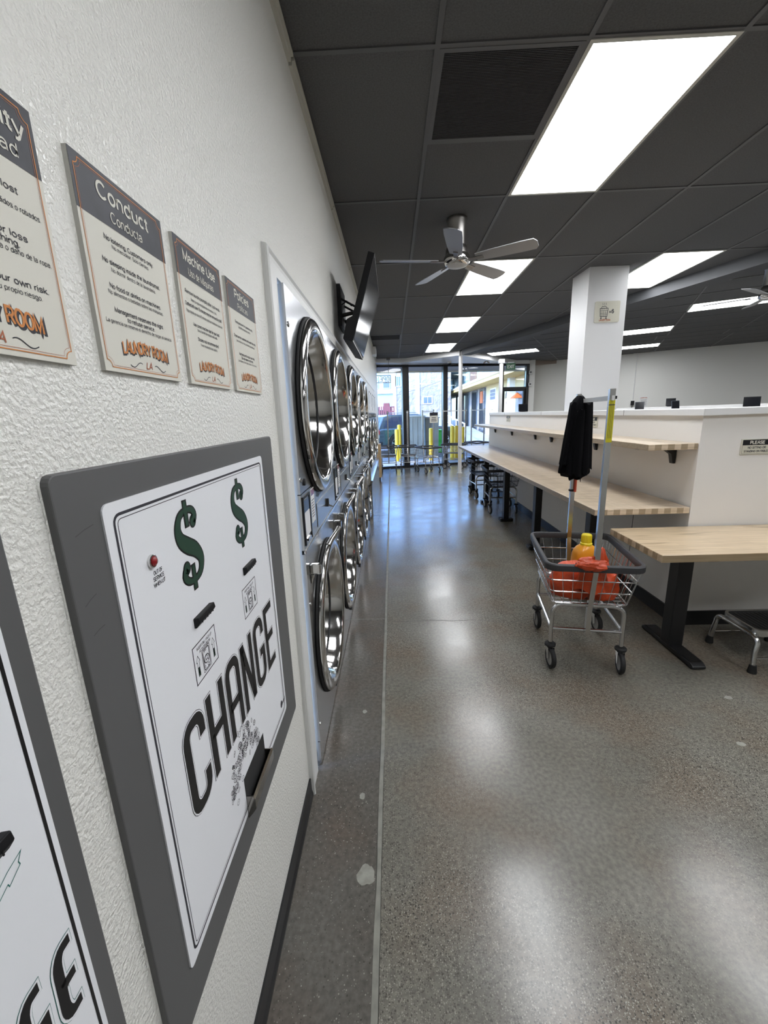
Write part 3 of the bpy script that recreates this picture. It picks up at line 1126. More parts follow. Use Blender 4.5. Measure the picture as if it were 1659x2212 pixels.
def dollar(mb_out, mb_in, cx, cy, h):
    wdt = h*.44
    pts = []
    # S spine, from upper right curl to lower left curl
    key = [(.60, .64), (.84, .80), (.60, .98), (.0, 1.03), (-.64, .92), (-.94, .60), (-.78, .28), (-.2, .03), (.50, -.20), (.94, -.54), (.74, -.88), (.15, -1.02), (-.52, -.97), (-.88, -.76), (-.60, -.56)]
    wd = [.30, .26, .2, .15, .22, .34, .46, .54, .50, .38, .26, .17, .2, .28, .32]
    n = 60
    P_, Wd = [], []

    def cr(a, b, c, d, t):
        return .5*((2*b)+(-a+c)*t+(2*a-5*b+4*c-d)*t*t+(-a+3*b-3*c+d)*t**3)
    for i in range(n+1):
        u = i/n*(len(key)-1)
        k = min(int(u), len(key)-2)
        t = u-k
        idx = [max(0, k-1), k, k+1, min(len(key)-1, k+2)]
        P_.append(Vector((cx+cr(*[key[j][0] for j in idx], t)*wdt*.5, cy+cr(*[key[j][1] for j in idx], t)*h*.39)))
        Wd.append(cr(*[wd[j] for j in idx], t)*wdt*.70)
    for mb, grow, z in ((mb_out, .0032, 0), (mb_in, 0, .0003)):
        L, R = [], []
        for i in range(n+1):
            d = (P_[min(i+1, n)]-P_[max(i-1, 0)]).normalized()
            nn_ = Vector((-d.y, d.x))
            w_ = Wd[i]/2+grow
            L.append(P_[i]+nn_*w_)
            R.append(P_[i]-nn_*w_)
        zz = mb.z0+z
        vs_ = [(a.x, a.y, zz) for a in L]+[(a.x, a.y, zz) for a in R]
        mb.add(vs_, [(i, n+1+i, n+2+i, i+1) for i in range(n)])
        for e in (0, n):
            mb.poly([(P_[e].x+(Wd[e]*.62+grow)*cos(a), P_[e].y+(Wd[e]*.62+grow)*sin(a)) for a in [2*pi*i/14 for i in range(14)]], zz)
        b = wdt*.07
        for (ya, yb) in ((.30, .5), (-.5, -.30)):
            mb.rect(cx-b-grow, cy+h*(ya-.07*(ya > 0))-grow, cx+b+grow, cy+h*(yb+.07*(ya < 0))+grow, zz+.0001)


def change_face(t, W2, H2, x0):
    """grey frame, white face and printed borders; local origin at frame centre"""
    pass


def bill_slot(t, x, y, s=1.0):
    sl = MB().mat('plastic')
    w2, h2 = .045*s, .0185*s
    sl.box((x-w2, y-h2, 0), (x+w2, y+h2, .0035))
    sl.prism([(-h2*.9, .003), (-h2*.9, .012), (-h2*.2, .022), (h2*.5, .020), (h2*.2, .003)], x-w2*.93, x+w2*.86, 'x') if False else None
    prof = [(y-h2*.95, .0035), (y-h2*.9, .016), (y-h2*.3, .024), (y+h2*.25, .022), (y+h2*.05, .0035)]
    n = len(prof)
    vs_ = [(x-w2*.72, a, b) for a, b in prof]+[(x+w2*.80, a, b) for a, b in prof]
    sl.add(vs_, [tuple(range(n))[::-1], tuple(range(n, 2*n))]+[(i, (i+1) % n, n+(i+1) % n, n+i) for i in range(n)])
    o = sl.build('bill_slot', 'plastic', t, bevel=.0015)
    ch = MB()
    ch.box((x-w2*.7, y+h2*.2, .0036), (x+w2*.75, y+h2*.55, .008))
    for i in range(5):
        xx = x-w2*.5+i*w2*.25
        ch.box((xx, y-h2*.5, .0235), (xx+.0012, y-h2*.2, .0245))
    ch.build('slot_lip', 'blackm', o)


def bill_diagram(t, x, y, w2, h2, z):
    d = MB().mat('ink')
    d.stroke([(x-w2, y-h2), (x+w2, y-h2), (x+w2, y+h2), (x-w2, y+h2)], .0022, z, True)
    d.text('INSERT BILL FACE UP', .0052, x, y+h2-.0125, z, bold=.01, width=w2*1.35)
    d.text('AS SHOWN BELOW', .0052, x, y+h2-.021, z, bold=.01, width=w2*1.0)
    bw, bh = w2*.34, h2*.62
    by = y-h2*.22
    d.stroke(rrect(x-bw, by-bh, x+bw, by+bh, .001, 1), .0013, z, True)
    d.stroke(rrect(x-bw*.78, by-bh*.88, x+bw*.78, by+bh*.88, .003, 2), .0022, z, True)
    d.stroke([(x+bw*.62*cos(a), by-bh*.05+bh*.36*sin(a)) for a in [2*pi*i/20 for i in range(20)]], .0018, z, True)
    d.stroke(arc(x, by+.001, bw*.28, 0, 2*pi, 10)[:-1], .0014, z, True)
    d.stroke([(x-bw*.45, by-bh*.3), (x-bw*.2, by-bh*.12), (x+bw*.25, by-bh*.14), (x+bw*.45, by-bh*.3)], .0016, z)
    d.stroke([(x-bw*.4, by+bh*.62), (x-bw*.4, by+bh*.74), (x+bw*.1, by+bh*.74)], .0018, z)
    d.stroke(arc(x+bw*.3, by-bh*.68, bw*.2, 0, 2*pi, 8)[:-1], .0014, z, True)
    d.stroke([(x-bw*.55, by-bh*.75), (x-bw*.55, by-bh*.45)], .0014, z)
    d.build('bill_diagram', 'ink', t)
    for sg in (-1, 1):
        a = MB().mat('ink')
        ax = x+sg*w2*.70
        yb, yt = y-h2*.68, y+h2*.42
        aw = w2*.13
        a.mat('ink').stroke([(ax-aw*.55, yb), (ax+aw*.55, yb), (ax+aw*.55, yt-.012), (ax+aw*1.1, yt-.012), (ax, yt), (ax-aw*1.1, yt-.012), (ax-aw*.55, yt-.012)], .0011, z, True)
        for k in range(6):
            y_ = yb+(yt-.013-yb)*k/6
            a.mat('green' if k < 3 else 'ink')
            if k < 4:
                a.rect(ax-aw*.45, y_+.001, ax+aw*.45, y_+(.0095-.0018*k), z+.0001)
        a.build('direction_arrow', 'ink', t)


# second machine from the left edge of the picture is the complete one
ym, zm = (.431+1.27)/2, (.525+1.484)/2
cm = thing('change_machine', 'grey-framed white change machine with two green dollar signs, fully in view', 'change machine', (0, ym, zm), rot=WALLROT)
hw2, hh2 = (1.27-.431)/2, (1.484-.525)/2
fr = MB().mat('grey').prism(rrect(-hw2, -hh2, hw2, hh2, .012), -.05, .010)
fr.build('frame', 'grey', cm, bevel=.002)
ck = MB()
random.seed(3)
pts = [(-hw2-.002+.003*random.random(), -hh2+i*(2*hh2)/60) for i in range(61)]
ck.stroke(pts, .007, .0005)
pts = [(-hw2+i*(2*hw2*.55)/40, hh2+.002-.002*random.random()) for i in range(41)]
ck.stroke(pts, .004, .0008)
ck.build('caulk', 'wall', cm)
for (a, b, c_, d) in ((.03, -.075, .075, -.068), (.02, -.16, .05, -.152), (.025, -.20, .055, -.196)):
    MB().stroke([(-hw2+a*.7, hh2+b), (-hw2+(a+c_)/2*.7, hh2+(b+d)/2+.001), (-hw2+c_*.7, hh2+d)], .0012, .0103).build('scuff', 'scuffm', cm)
fx0, fx1, fz0, fz1 = .499-ym, 1.154-ym, .616-zm, 1.436-zm
MB().mat('mwhite').prism(rrect(fx0, fz0, fx1, fz1, .012), .010, .0125).build('face_plate', 'mwhite', cm)
ZF = .0128
bd = MB().mat('ink')
bd.stroke(rrect(fx0+.018, fz0+.018, fx1-.018, fz1-.018, .012), .0042, ZF, True)
bd.stroke(rrect(fx0+.0245, fz0+.0245, fx1-.0245, fz1-.0245, .008), .0012, ZF, True)
bd.build('border_line', 'ink', cm)
for x in (.700-ym, .948-ym):
    o_, i_ = MB().mat('black'), MB().mat('green')
    o_.z0 = i_.z0 = ZF
    dollar(o_, i_, x, 1.318-zm, .162)
    a = o_.build('dollar_sign', 'black', cm)
    i_.build('dollar_fill', 'green', a)
for ly, mb in block_word('CHANGE', .590-ym, .848-zm, .056, .166, .0895, .0215, ZF).items():
    mb.build('change_lettering', 'ink', cm)
bill_slot(cm, .706-ym, 1.184-zm)
bill_slot(cm, .96-ym, 1.184-zm)
bill_diagram(cm, .700-ym, 1.10-zm, .046, .037, ZF)
bill_diagram(cm, .952-ym, 1.10-zm, .046, .037, ZF)
ld = MB().mat('chrome').lathe([(.0105, .012), (.0105, .0165), (.009, .0175), (.0085, .015)], 'z', 20, (.581-ym, 1.332-zm, 0))
lo = ld.build('lamp_bezel', 'chrome', cm, True)
MB().mat('red').lathe([(.0085, .015), (.0075, .0185), (.004, .021), (0, .0215)], 'z', 16, (.581-ym, 1.332-zm, 0)).build('lamp_lens', 'red', lo, True)
tx = MB().mat('ink')
for i, s_ in enumerate(('OUT OF', 'SERVICE', 'WHEN LIT')):
    tx.text(s_, .0062, .5935-ym, 1.3085-zm-i*.0095, ZF, bold=.02, width=(.024, .030, .032)[i])
tx.build('lamp_caption', 'ink', cm)
# printed coins pouring towards the cup
co = MB().mat('ink')
random.seed(12)
for i in range(150):
    u_ = random.random()
    v_ = random.gauss(0, .27)
    cxp = .815-ym+(u_-.5)*.17+random.gauss(0, .01)
    czp = .775-zm+v_*.075-(.03 if abs(u_-.5) > .35 else 0)+(.025 if .3 < u_ < .7 else 0)
    ra, rb = .0062, .0062*random.choice([.35, .6, 1])
    an = random.random()*pi
    e = []
    for k in range(9):
        q = 2*pi*k/9
        X_, Y_ = ra*cos(q), rb*sin(q)
        e.append((cxp+X_*cos(an)-Y_*sin(an), czp+X_*sin(an)+Y_*cos(an)))
    co.stroke(e, .0011, ZF, True)
    if rb > .003:
        co.stroke([(cxp-.002, czp), (cxp+.002, czp+.001)], .001, ZF)
co.build('coin_print', 'ink', cm)
sb = MB().mat('ink')
sb.poly([(1.105-ym+.009*cos(a), .667-zm+.012*sin(a)) for a in [2*pi*i/16 for i in range(16)]], ZF)
sb.text('Standard', .010, 1.121-ym, .660-zm, ZF+.0002, 'LEFT' if False else 'CENTER', bold=.03, shear=.3, width=.040)
sb.build('maker_mark', 'ink', cm)
# coin cup: shallow stainless scoop proud of the plate
cu = MB().mat('steel')
cx0, cx1, cz0, cz1 = .785-ym, .93-ym, .618-zm, .716-zm
cu.mat('curtain').box((cx0, cz0, ZF), (cx1, cz1, ZF+.0006))
cu.build('cup_shade_sheet', 'curtain', cm)  # flat dark sheet on the plate, painting in the shaded hollow of the cup
cu = MB().mat('chromed')
th = .003
prof = [(cz1-.045, .0132), (cz1-.048, .030), (cz1-.054, .035), (cz0+.016, .034), (cz0+.004, .026), (cz0-.012, .0132)]
n = len(prof)
for (dx0, dx1) in ((cx0, cx1),):
    outer = [(dx0, a, b) for a, b in prof]+[(dx1, a, b) for a, b in prof]
cu.add(outer, [(i, i+1, n+i+1, n+i) for i in range(1, n-1)])
cu.add([(cx0, a, b) for a, b in prof[1:]], [tuple(range(n-1))])
cu.add([(cx1, a, b) for a, b in prof[1:]], [tuple(range(n-1))[::-1]])
cu.add([(cx0, prof[1][0], .0132), (cx0, prof[-1][0], .0132), (cx0, prof[1][0], prof[1][1])], [(0, 1, 2)])
cu.add([(cx1, prof[1][0], .0132), (cx1, prof[-1][0], .0132), (cx1, prof[1][0], prof[1][1])], [(2, 1, 0)])
cpo = cu.build('coin_cup', 'steel', cm)
so_ = cpo.modifiers.new('solid', 'SOLIDIFY')
so_.thickness = .0025
so_.offset = -1

# the neighbouring machine, cut by the picture's left edge
ym2 = .185
c2 = thing('change_machine', 'grey-framed white change machine cut off by the left edge, slanted black lettering', 'change machine', (0, ym2, zm), rot=WALLROT)
w2_ = .182
MB().mat('grey').prism(rrect(-w2_, -hh2, w2_, hh2, .008), -.05, .010).build('frame', 'grey', c2, bevel=.002)
gx0, gx1 = -.157, .156
MB().mat('mwhite').prism(rrect(gx0, fz0, gx1, fz1, .008), .010, .0125).build('face_plate', 'mwhite', c2)
bd = MB().mat('black')
bd.stroke(rrect(gx0+.0085, fz0+.01, gx1-.0085, fz1-.01, .006), .0038, ZF, True)
bd.build('border_line', 'black', c2)
for ly, mb in block_word('CHANge', .1015-ym2, .908-zm, .0165, .084, .0400, .0115, ZF, .04, 'teal', .0062, .0050).items():
    mb.build('change_lettering', 'teal', c2)
bill_slot(c2, .258-ym2, 1.172-zm, 1.0)
ar = MB().mat('teal')
ar.stroke([(.288-ym2, 1.133-zm), (.304-ym2, 1.139-zm), (.2995-ym2, 1.131-zm), (.3005-ym2, 1.127-zm), (.287-ym2, 1.118-zm), (.286-ym2, 1.1215-zm), (.270-ym2, 1.112-zm), (.272-ym2, 1.123-zm)], .0010, ZF, True)
ar.build('arrow_print', 'teal', c2)

# ================================================================== DRYERS
def plate_hole(mb, y0, y1, z0, z1, cy, cz, r, x, th, n=40):
    """steel sheet in the plane x with a round hole"""
    def edge(a):
        c, s_ = cos(a), sin(a)
        ts = []
        if c > 1e-9:
            ts.append((y1-cy)/c)
        if c < -1e-9:
            ts.append((y0-cy)/c)
        if s_ > 1e-9:
            ts.append((z1-cz)/s_)
        if s_ < -1e-9:
            ts.append((z0-cz)/s_)
        t = min(ts)
        return (cy+c*t, cz+s_*t)
    angs = [2*pi*i/n for i in range(n)]
    for (yy_, zz_) in ((y0, z0), (y1, z0), (y1, z1), (y0, z1)):
        angs.append(atan2(zz_-cz, yy_-cy) % (2*pi))
    angs = sorted(set(round(a, 6) for a in angs))
    n = len(angs)
    inn = [(x, cy+r*cos(a), cz+r*sin(a)) for a in angs]
    out = [(x, *edge(a)) for a in angs]
    bout = [(x-th, p[1], p[2]) for p in out]
    binn = [(x-th, p[1], p[2]) for p in inn]
    fs = []
    for i in range(n):
        j = (i+1) % n
        fs += [(i, n+i, n+j, j), (n+i, 2*n+i, 2*n+j, n+j), (i, j, 3*n+j, 3*n+i)]
    return mb.add(inn+out+bout+binn, fs)


FX = .024


def door(t, cy, cz, R_, x, handle, name='door', k=1.0):
    """round glass door: black gasket, chrome ring, funnel, glass, drum behind"""
    d = MB().mat('chrome')
    o = (x, cy, cz)
    s_ = R_/.385
    d.ringlathe([(.366*s_, .008), (.378*s_, .011), (.384*s_, .017), (.384*s_, .023), (.378*s_, .030), (.366*s_, .035), (.346*s_, .036), (.334*s_, .033),
                 (.326*s_, .024), (.310*s_, -.010), (.292*s_, -.060), (.282*s_, -.085), (.272*s_, -.089), (.272*s_, -.10)], 'x', 64, o)
    dr = d.build(name, 'chrome', t, True)
    MB().mat('rubber').ringlathe([(.385*s_, .0), (.392*s_, .004), (.391*s_, .010), (.382*s_, .013), (.360*s_, .010)], 'x', 48, o).build('gasket', 'rubber', dr, True)
    MB().mat('blackm').ringlathe([(.2985*s_, -.039), (.2955*s_, -.042), (.2945*s_, -.046), (.2955*s_, -.0515)], 'x', 40, o).build('inner_seal', 'blackm', dr, True)
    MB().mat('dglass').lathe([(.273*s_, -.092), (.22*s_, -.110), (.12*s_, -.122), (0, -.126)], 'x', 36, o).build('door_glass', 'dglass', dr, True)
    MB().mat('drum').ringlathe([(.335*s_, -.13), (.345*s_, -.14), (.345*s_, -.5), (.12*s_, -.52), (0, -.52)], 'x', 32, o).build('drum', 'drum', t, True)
    for sg in (-1,):
        if handle:
            # hinge block at upper left, latch block at upper right, lever on top
            for yy_, ww in ((cy-.385*s_, .028), (cy+.335*s_, .030)):
                zz_ = cz+.36*s_
                hb = MB().mat('chrome')
                hb.box((x, yy_, zz_), (x+.045, yy_+ww, zz_+.045))
                hb.prism([(x, zz_-.05), (x+.018, zz_), (x, zz_)], yy_+.004, yy_+ww-.004, 'y')
                hb.build('latch_block', 'chrome', dr, bevel=.006)
            hl = MB().mat('chrome')
            hl.tube([(x+.022, cy-.03, cz+.372*s_), (x+.034, cy+.01, cz+.392*s_), (x+.050, cy+.06, cz+.410*s_), (x+.060, cy+.11, cz+.425*s_)], [.016, .014, .012, .014], 10)
            hl.build('handle', 'chrome', dr, True)
    return dr


DL = ['nearest', 'second nearest', 'third nearest', 'fourth nearest', 'farthest']


def make_dryer():
    t = thing('stacked_dryer', 'x', 'dryer', (0, DR0+DRW/2, 0), group='stacked steel dryers along the left wall')
    a, b = -DRW/2+.003, DRW/2-.003
    box('cabinet', 'panelst', (-.85, a+.004, .0), (-.56, b-.004, 1.985), t)
    sides = MB().mat('panelst')
    for (y0, y1) in ((a, a+.012), (b-.012, b)):
        sides.box((-.56, y0, 0), (FX-.012, y1, 1.985))
    sides.box((-.56, a, 1.972), (FX-.012, b, 1.985))
    sides.box((-.56, a, 1.0), (FX-.012, b, 1.012))
    sides.build('side_panel', 'panelst', t)
    ZU, ZL = 1.575, .535
    up_ = plate_hole(MB().mat('panelst'), a, b, 1.248, 1.988, 0, ZU, .34, FX, .012)
    up_.build('upper_front_panel', 'panelst', t)
    lp = plate_hole(MB().mat('panelst'), a, b, .128, 1.005, 0, ZL, .34, FX, .012)
    lp.build('lower_front_panel', 'panelst', t)
    cpn = MB().mat('steel').box((FX-.012, a, 1.022), (FX, b, 1.244))
    co_ = cpn.build('control_panel', 'steel', t)
    kick = MB().mat('panelst').box((FX-.012, a, .012), (FX-.002, b, .124))
    kk = kick.build('lint_panel', 'panelst', t)
    lt = MB().mat('blackm').prism([(-.022, .098), (.022, .098), (0, .132)], FX-.002, FX+.016, 'x')
    lt.build('lint_latch', 'blackm', kk, bevel=.003)
    box('lint_door_gap', 'curtain', (FX-.0025, .12, .02), (FX-.0012, .123, .10), kk)
    tm = MB().mat('chrome').box((FX-.004, a, 1.006), (FX+.004, b, 1.020))
    tm.build('joint_strip', 'chrome', t, bevel=.002)
    # controls (local y runs from near to far)
    fr_ = MB().mat('blackm')
    y0, y1, z0, z1 = a+.02, a+.155, 1.035, 1.232
    fr_.box((FX, y0, z0), (FX+.004, y0+.012, z1)).box((FX, y1-.012, z0), (FX+.004, y1, z1)).box((FX, y0, z1-.01), (FX+.004, y1, z1))
    fr_.build('display_frame', 'blackm', co_)
    ds = MB().mat('screen').box((FX, y0+.016, z1-.065), (FX+.002, y1-.016, z1-.016))
    ds.build('display', 'screen', co_)
    tg = MB().mat('cloud').box((FX, y0+.016, z0+.03), (FX+.0015, y1-.016, z1-.07))
    tg.build('price_card', 'cloud', co_)
    MB().mat('chrome').box((FX, y0+.03, z0+.012), (FX+.009, y0+.085, z0+.022)).build('coin_slot', 'chrome', co_)
    lb = MB().mat('cloud').box((FX, a+.185, 1.085), (FX+.001, a+.26, 1.236))
    lb.mat('red').box((FX+.001, a+.19, 1.205), (FX+.0016, a+.255, 1.230))
    lb.mat('ink')
    for i in range(7):
        lb.box((FX+.001, a+.195, 1.11+i*.012), (FX+.0013, a+.25-.006*(i % 3), 1.1135+i*.012))
    lb.build('instruction_label', 'cloud', co_)
    bn = MB().mat('navy')
    bn.X = Matrix.Translation((FX+.0012, a+.45, 1.178)) @ Matrix(((0, 0, 1, 0), (1, 0, 0, 0), (0, 1, 0, 0), (0, 0, 0, 1)))
    bn.text('Speed Queen', .035, 0, 0, .0022, bold=.02, shear=.15, width=.27)
    bn.build('brand_lettering', 'navy', co_)
    ac = MB().mat('steel').box((FX, a+.30, 1.035), (FX+.003, b-.02, 1.150))
    aco = ac.build('access_door', 'steel', co_, bevel=.001)
    lk = MB().mat('blackm').prism([(.118, 1.075), (.148, 1.075), (.133, 1.118)], FX+.003, FX+.014, 'x')
    lk.build('lock', 'blackm', aco, bevel=.002)
    MB().mat('chrome').cyl((FX+.012, .133, 1.082), (FX+.030, .142, 1.070), .0045, 8).build('key', 'chrome', aco, True)
    MB().mat('blackm').lathe([(.015, FX), (.014, FX+.006), (0, FX+.008)], 'x', 16, (0, a+.075, 1.285)).build('button', 'blackm', t, True)
    for z in (1.30, 1.86):
        MB().mat('steel').lathe([(.010, FX), (.009, FX+.004), (0, FX+.005)], 'x', 10, (0, a+.025, z)).build('screw', 'steel', t, True)
    for z in (.2, .78):
        MB().mat('steel').lathe([(.008, FX), (.007, FX+.004), (0, FX+.005)], 'x', 10, (0, a+.025, z)).build('screw', 'steel', t, True)
    door(t, 0, ZU, .385, FX, False, 'upper_door')
    door(t, 0, ZL, .385, FX, True, 'lower_door')
    return t


dr0 = make_dryer()
for i in range(DRN):
    o = dr0 if i == 0 else dup(dr0, (0, DR0+DRW*(i+.5), 0))
    o['label'] = ['stacked steel dryer nearest the change machine, first of the row', 'second stacked steel dryer counted from the change machine',
                  'third stacked steel dryer, middle one of the row of five', 'fourth stacked steel dryer counted from the change machine',
                  'fifth stacked steel dryer, last before the white-topped machines'][i]


def make_washer():
    t = thing('large_dryer', 'x', 'laundry machine', (0, WS0+WSW/2, 0), group='white-topped machines at the far end of the left wall')
    a, b = -WSW/2+.004, WSW/2-.004
    box('cabinet', 'panelst', (-.9, a, 0), (-.62, b, 1.98), t)
    sides = MB().mat('panelst')
    for (y0, y1) in ((a, a+.012), (b-.012, b)):
        sides.box((-.62, y0, 0), (.02, y1, 1.98))
    sides.box((-.62, a, 1.968), (.02, b, 1.98))
    sides.build('side_panel', 'panelst', t)
    pu = MB().mat('white').box((.008, a, 1.575), (.03, b, 1.985))
    pu_ = pu.build('upper_panel', 'white', t, bevel=.004)
    for y, z, h, w_ in ((-.32, 1.68, .22, .05), (.05, 1.62, .26, .07), (.30, 1.72, .14, .05)):
        box('printed_label', 'tabs', (.03, y, z), (.0312, y+w_, z+h), pu_)
    for y in (-.4, .2):
        MB().mat('blackm').lathe([(.016, .03), (.014, .036), (0, .037)], 'x', 12, (0, y, 1.90)).build('knob', 'blackm', pu_, True)
    zz = MB().mat('tabs')
    for i in range(7):
        y = a+.06+i*(b-a-.12)/7
        zz.stroke([(0, 0), (1, 0)], 0.0) if False else None
        zz.tube([(.032, y, 1.50), (.032, y+.07, 1.56), (.032, y+.14, 1.50)], .006, 5)
    zz.build('zigzag_grille', 'tabs', t)
    box('control_strip', 'steel', (.008, a, 1.48), (.028, b, 1.572), t)
    plate_hole(MB().mat('panelst'), a, b, .60, 1.476, 0, 1.09, .33, .026, .012).build('front_panel', 'panelst', t)
    door(t, 0, 1.09, .37, .026, False, 'door')
    bs = MB().mat('steel').prism([(.0, .0), (.062, .0), (.062, .55), (.075, .565), (.075, .585), (.0, .60)], a, b, 'y')
    bs.build('base', 'panelst', t)
    for y in (-.2, .2):
        box('base_seam', 'curtain', (.0615, y, .03), (.0626, y+.006, .54), t)
    return t


ws0 = make_washer()
for i in range(WSN):
    o = ws0 if i == 0 else dup(ws0, (0, WS0+WSW*(i+.5), 0))
    o['label'] = ['white-topped round-door machine directly after the five stacked dryers', 'middle one of the three white-topped round-door machines',
                  'white-topped round-door machine farthest away, near the window'][i]

t = thing('wooden_stand', 'narrow pine board stand on a black caster at the end of the machines', 'stand', (.03, 9.98, 0))
bx = MB().mat('wood_e').box((-.02, -.26, .085), (.075, .0, .875))
bx.build('board', 'wood_e', t, bevel=.004)
for yy_ in (-.22, -.04):
    c = MB().mat('rubber')
    c.cyl((.015, yy_, .034), (.045, yy_, .034), .034, 14)
    w_ = c.build('caster', 'rubber', t, True)
    MB().mat('plastic').box((.008, yy_-.02, .05), (.052, yy_+.02, .086)).build('caster_bracket', 'plastic', w_)

# ================================================================== TELEVISION
t = thing('television', 'black television tilted down from a bracket high on the left wall', 'television', (0, 3.49, 2.3))
n_ = Vector((.954, -.304))
A_, B_ = Vector((.302, .267)), Vector((.131, -.27))
bk = lambda p, d: (p.x-n_.x*d, p.y-n_.y*d)
Lr = lambda f: A_+(B_-A_)*f
tv = MB().mat('plastic').prism([(A_.x, A_.y), bk(A_, .045), bk(Lr(.72), .045), bk(Lr(.77), .075), bk(Lr(1), .070), (B_.x, B_.y)], -.49, .49, 'y')
tv.build('housing', 'plastic', t, bevel=.003)
e = .012
p1_, p2_ = Lr(.02), Lr(.955)
sv = MB().mat('screen')
for (d, zz) in ((.0, 0), ):
    a = [(p1_.x+n_.x*.0012, -.48, p1_.y+n_.y*.0012), (p1_.x+n_.x*.0012, .48, p1_.y+n_.y*.0012), (p2_.x+n_.x*.0012, .48, p2_.y+n_.y*.0012), (p2_.x+n_.x*.0012, -.48, p2_.y+n_.y*.0012)]
    bq = [(q[0]-n_.x*.001, q[1], q[2]-n_.y*.001) for q in a]
    sv.add(a+bq, [(0, 1, 2, 3), (7, 6, 5, 4), (0, 4, 5, 1), (1, 5, 6, 2), (2, 6, 7, 3), (3, 7, 4, 0)])
sv.build('screen', 'screen', t)
p3_ = Lr(.985)
box('lower_bezel', 'nickel', (B_.x-.001, -.49, B_.y+.002), (B_.x+.003, .49, B_.y+.008), t)
mt = MB().mat('blackm')
mt.box((0, -.16, -.10), (.028, .16, .19))
mt.build('wall_plate', 'blackm', t, bevel=.004)
mb = MB().mat('blackm')
for yy_ in (-.11, .11):
    c_ = Lr(.42)
    mb.prism([bk(Lr(.22), .046), bk(Lr(.68), .046), bk(Lr(.66), .075), bk(Lr(.24), .062)], yy_-.02, yy_+.02, 'y')
    q = bk(Lr(.52), .06)
    mb.tube([(.02, yy_, -.02), (q[0], yy_, q[1])], .014, 6)
    mb.tube([(.02, yy_, .10), (q[0], yy_, q[1]+.02)], .008, 6)
mb.build('bracket_arm', 'blackm', t)
cb = MB().mat('rubber').tube([(.03, -.1, .06), (.07, -.13, .075), (.10, -.1, .05), (.12, -.06, .06)], .005, 6)
cb.build('cable', 'rubber', t, True)

# ================================================================== CEILING FANS
def fan(x, y, label, a0):
    t = thing('ceiling_fan', label, 'ceiling fan', (x, y, HC))
    h = MB().mat('nickel')
    h.lathe([(.0, -.0), (.078, -.0), (.080, -.02), (.074, -.03), (.074, -.19), (.082, -.20), (.088, -.225), (.092, -.25)], 'z', 28)
    h.build('motor_housing', 'nickel', t, True)
    h = MB().mat('chrome')
    h.lathe([(.092, -.25), (.100, -.262), (.100, -.300), (.090, -.318), (.078, -.325)], 'z', 28)
    hb = h.build('hub', 'nickel', t, True)
    MB().mat('bladew').lathe([(.078, -.325), (.05, -.334), (0, -.338)], 'z', 24).build('hub_cap', 'nickel', hb, True)
    for k in range(5):
        a = a0+2*pi*k/5
        b = MB().mat('blade')
        R = Matrix.Rotation(a, 4, 'Z') @ Matrix.Translation((0, 0, -.292)) @ Matrix.Rotation(radians(-13), 4, 'X')
        b.X = R
        out = [(.155, -.048), (.30, -.060), (.50, -.068), (.585, -.066), (.605, -.03), (.605, .03), (.585, .058), (.5, .060), (.30, .055), (.155, .045)]
        b.prism(out, -.003, .003)
        bo = b.build('blade', 'blade', t, bevel=.001)
        br = MB().mat('nickel')
        br.X = R
        br.box((.085, -.018, -.010), (.21, .018, -.0035))
        br.build('blade_bracket', 'nickel', bo, bevel=.002)
    return t


fan(.925, 3.585, 'silver ceiling fan with five blades hanging in front of the row of panel lights', radians(187))
fan(4.62, 5.08, 'ceiling fan at the right edge whose pale blade tips cross a panel light', radians(213))

# ================================================================== TABLES AND SHELF
t = thing('work_table', 'very long pale wooden folding table along the half wall on black post legs', 'table', (1.735, 2.725, 0))
top = MB().mat('wood_y').box((0, 0, .823), (.63, 5.8, .865))
top.build('tabletop', 'wood_y', t, bevel=.004)
for i, yy_ in enumerate((.50, 1.76, 3.02, 4.28, 5.45)):
    lx = .235
    l = MB().mat('blackm').box((lx-.036, yy_-.045, .02), (lx+.036, yy_+.045, .80))
    lo = l.build('leg', 'blackm', t, bevel=.006)
    f = MB().mat('blackm').prism(rrect(lx-.085, yy_-.06, lx+.10, yy_+.06, .02), 0, .042)
    f.build('foot', 'blackm', lo, bevel=.006)
    MB().mat('blackm').box((.06, yy_-.025, .80), (.58, yy_+.025, .823)).build('support_bar', 'blackm', lo)
    for dy in (-.03,):
        MB().mat('steel').cyl((lx-.075, yy_-.05, .042), (lx-.075, yy_-.05, .050), .007, 8).build('bolt', 'steel', lo)

t = thing('wall_shelf', 'long narrow wooden shelf on black brackets above the long table', 'shelf', (2.05, 2.735, 0))
MB().mat('wood_y').box((0, 0, 1.250), (.320, 5.8, 1.290)).build('shelf_board', 'wood_y', t, bevel=.004)
for yy_ in (.215, 1.34, 2.48, 3.07, 4.2, 5.32):
    b = MB().mat('blackm')
    b.prism([(.05, 1.249), (.318, 1.249), (.318, 1.135), (.300, 1.135), (.285, 1.20), (.24, 1.232), (.05, 1.240)], yy_-.019, yy_+.019, 'y')
    b.build('bracket', 'blackm', t, bevel=.002)

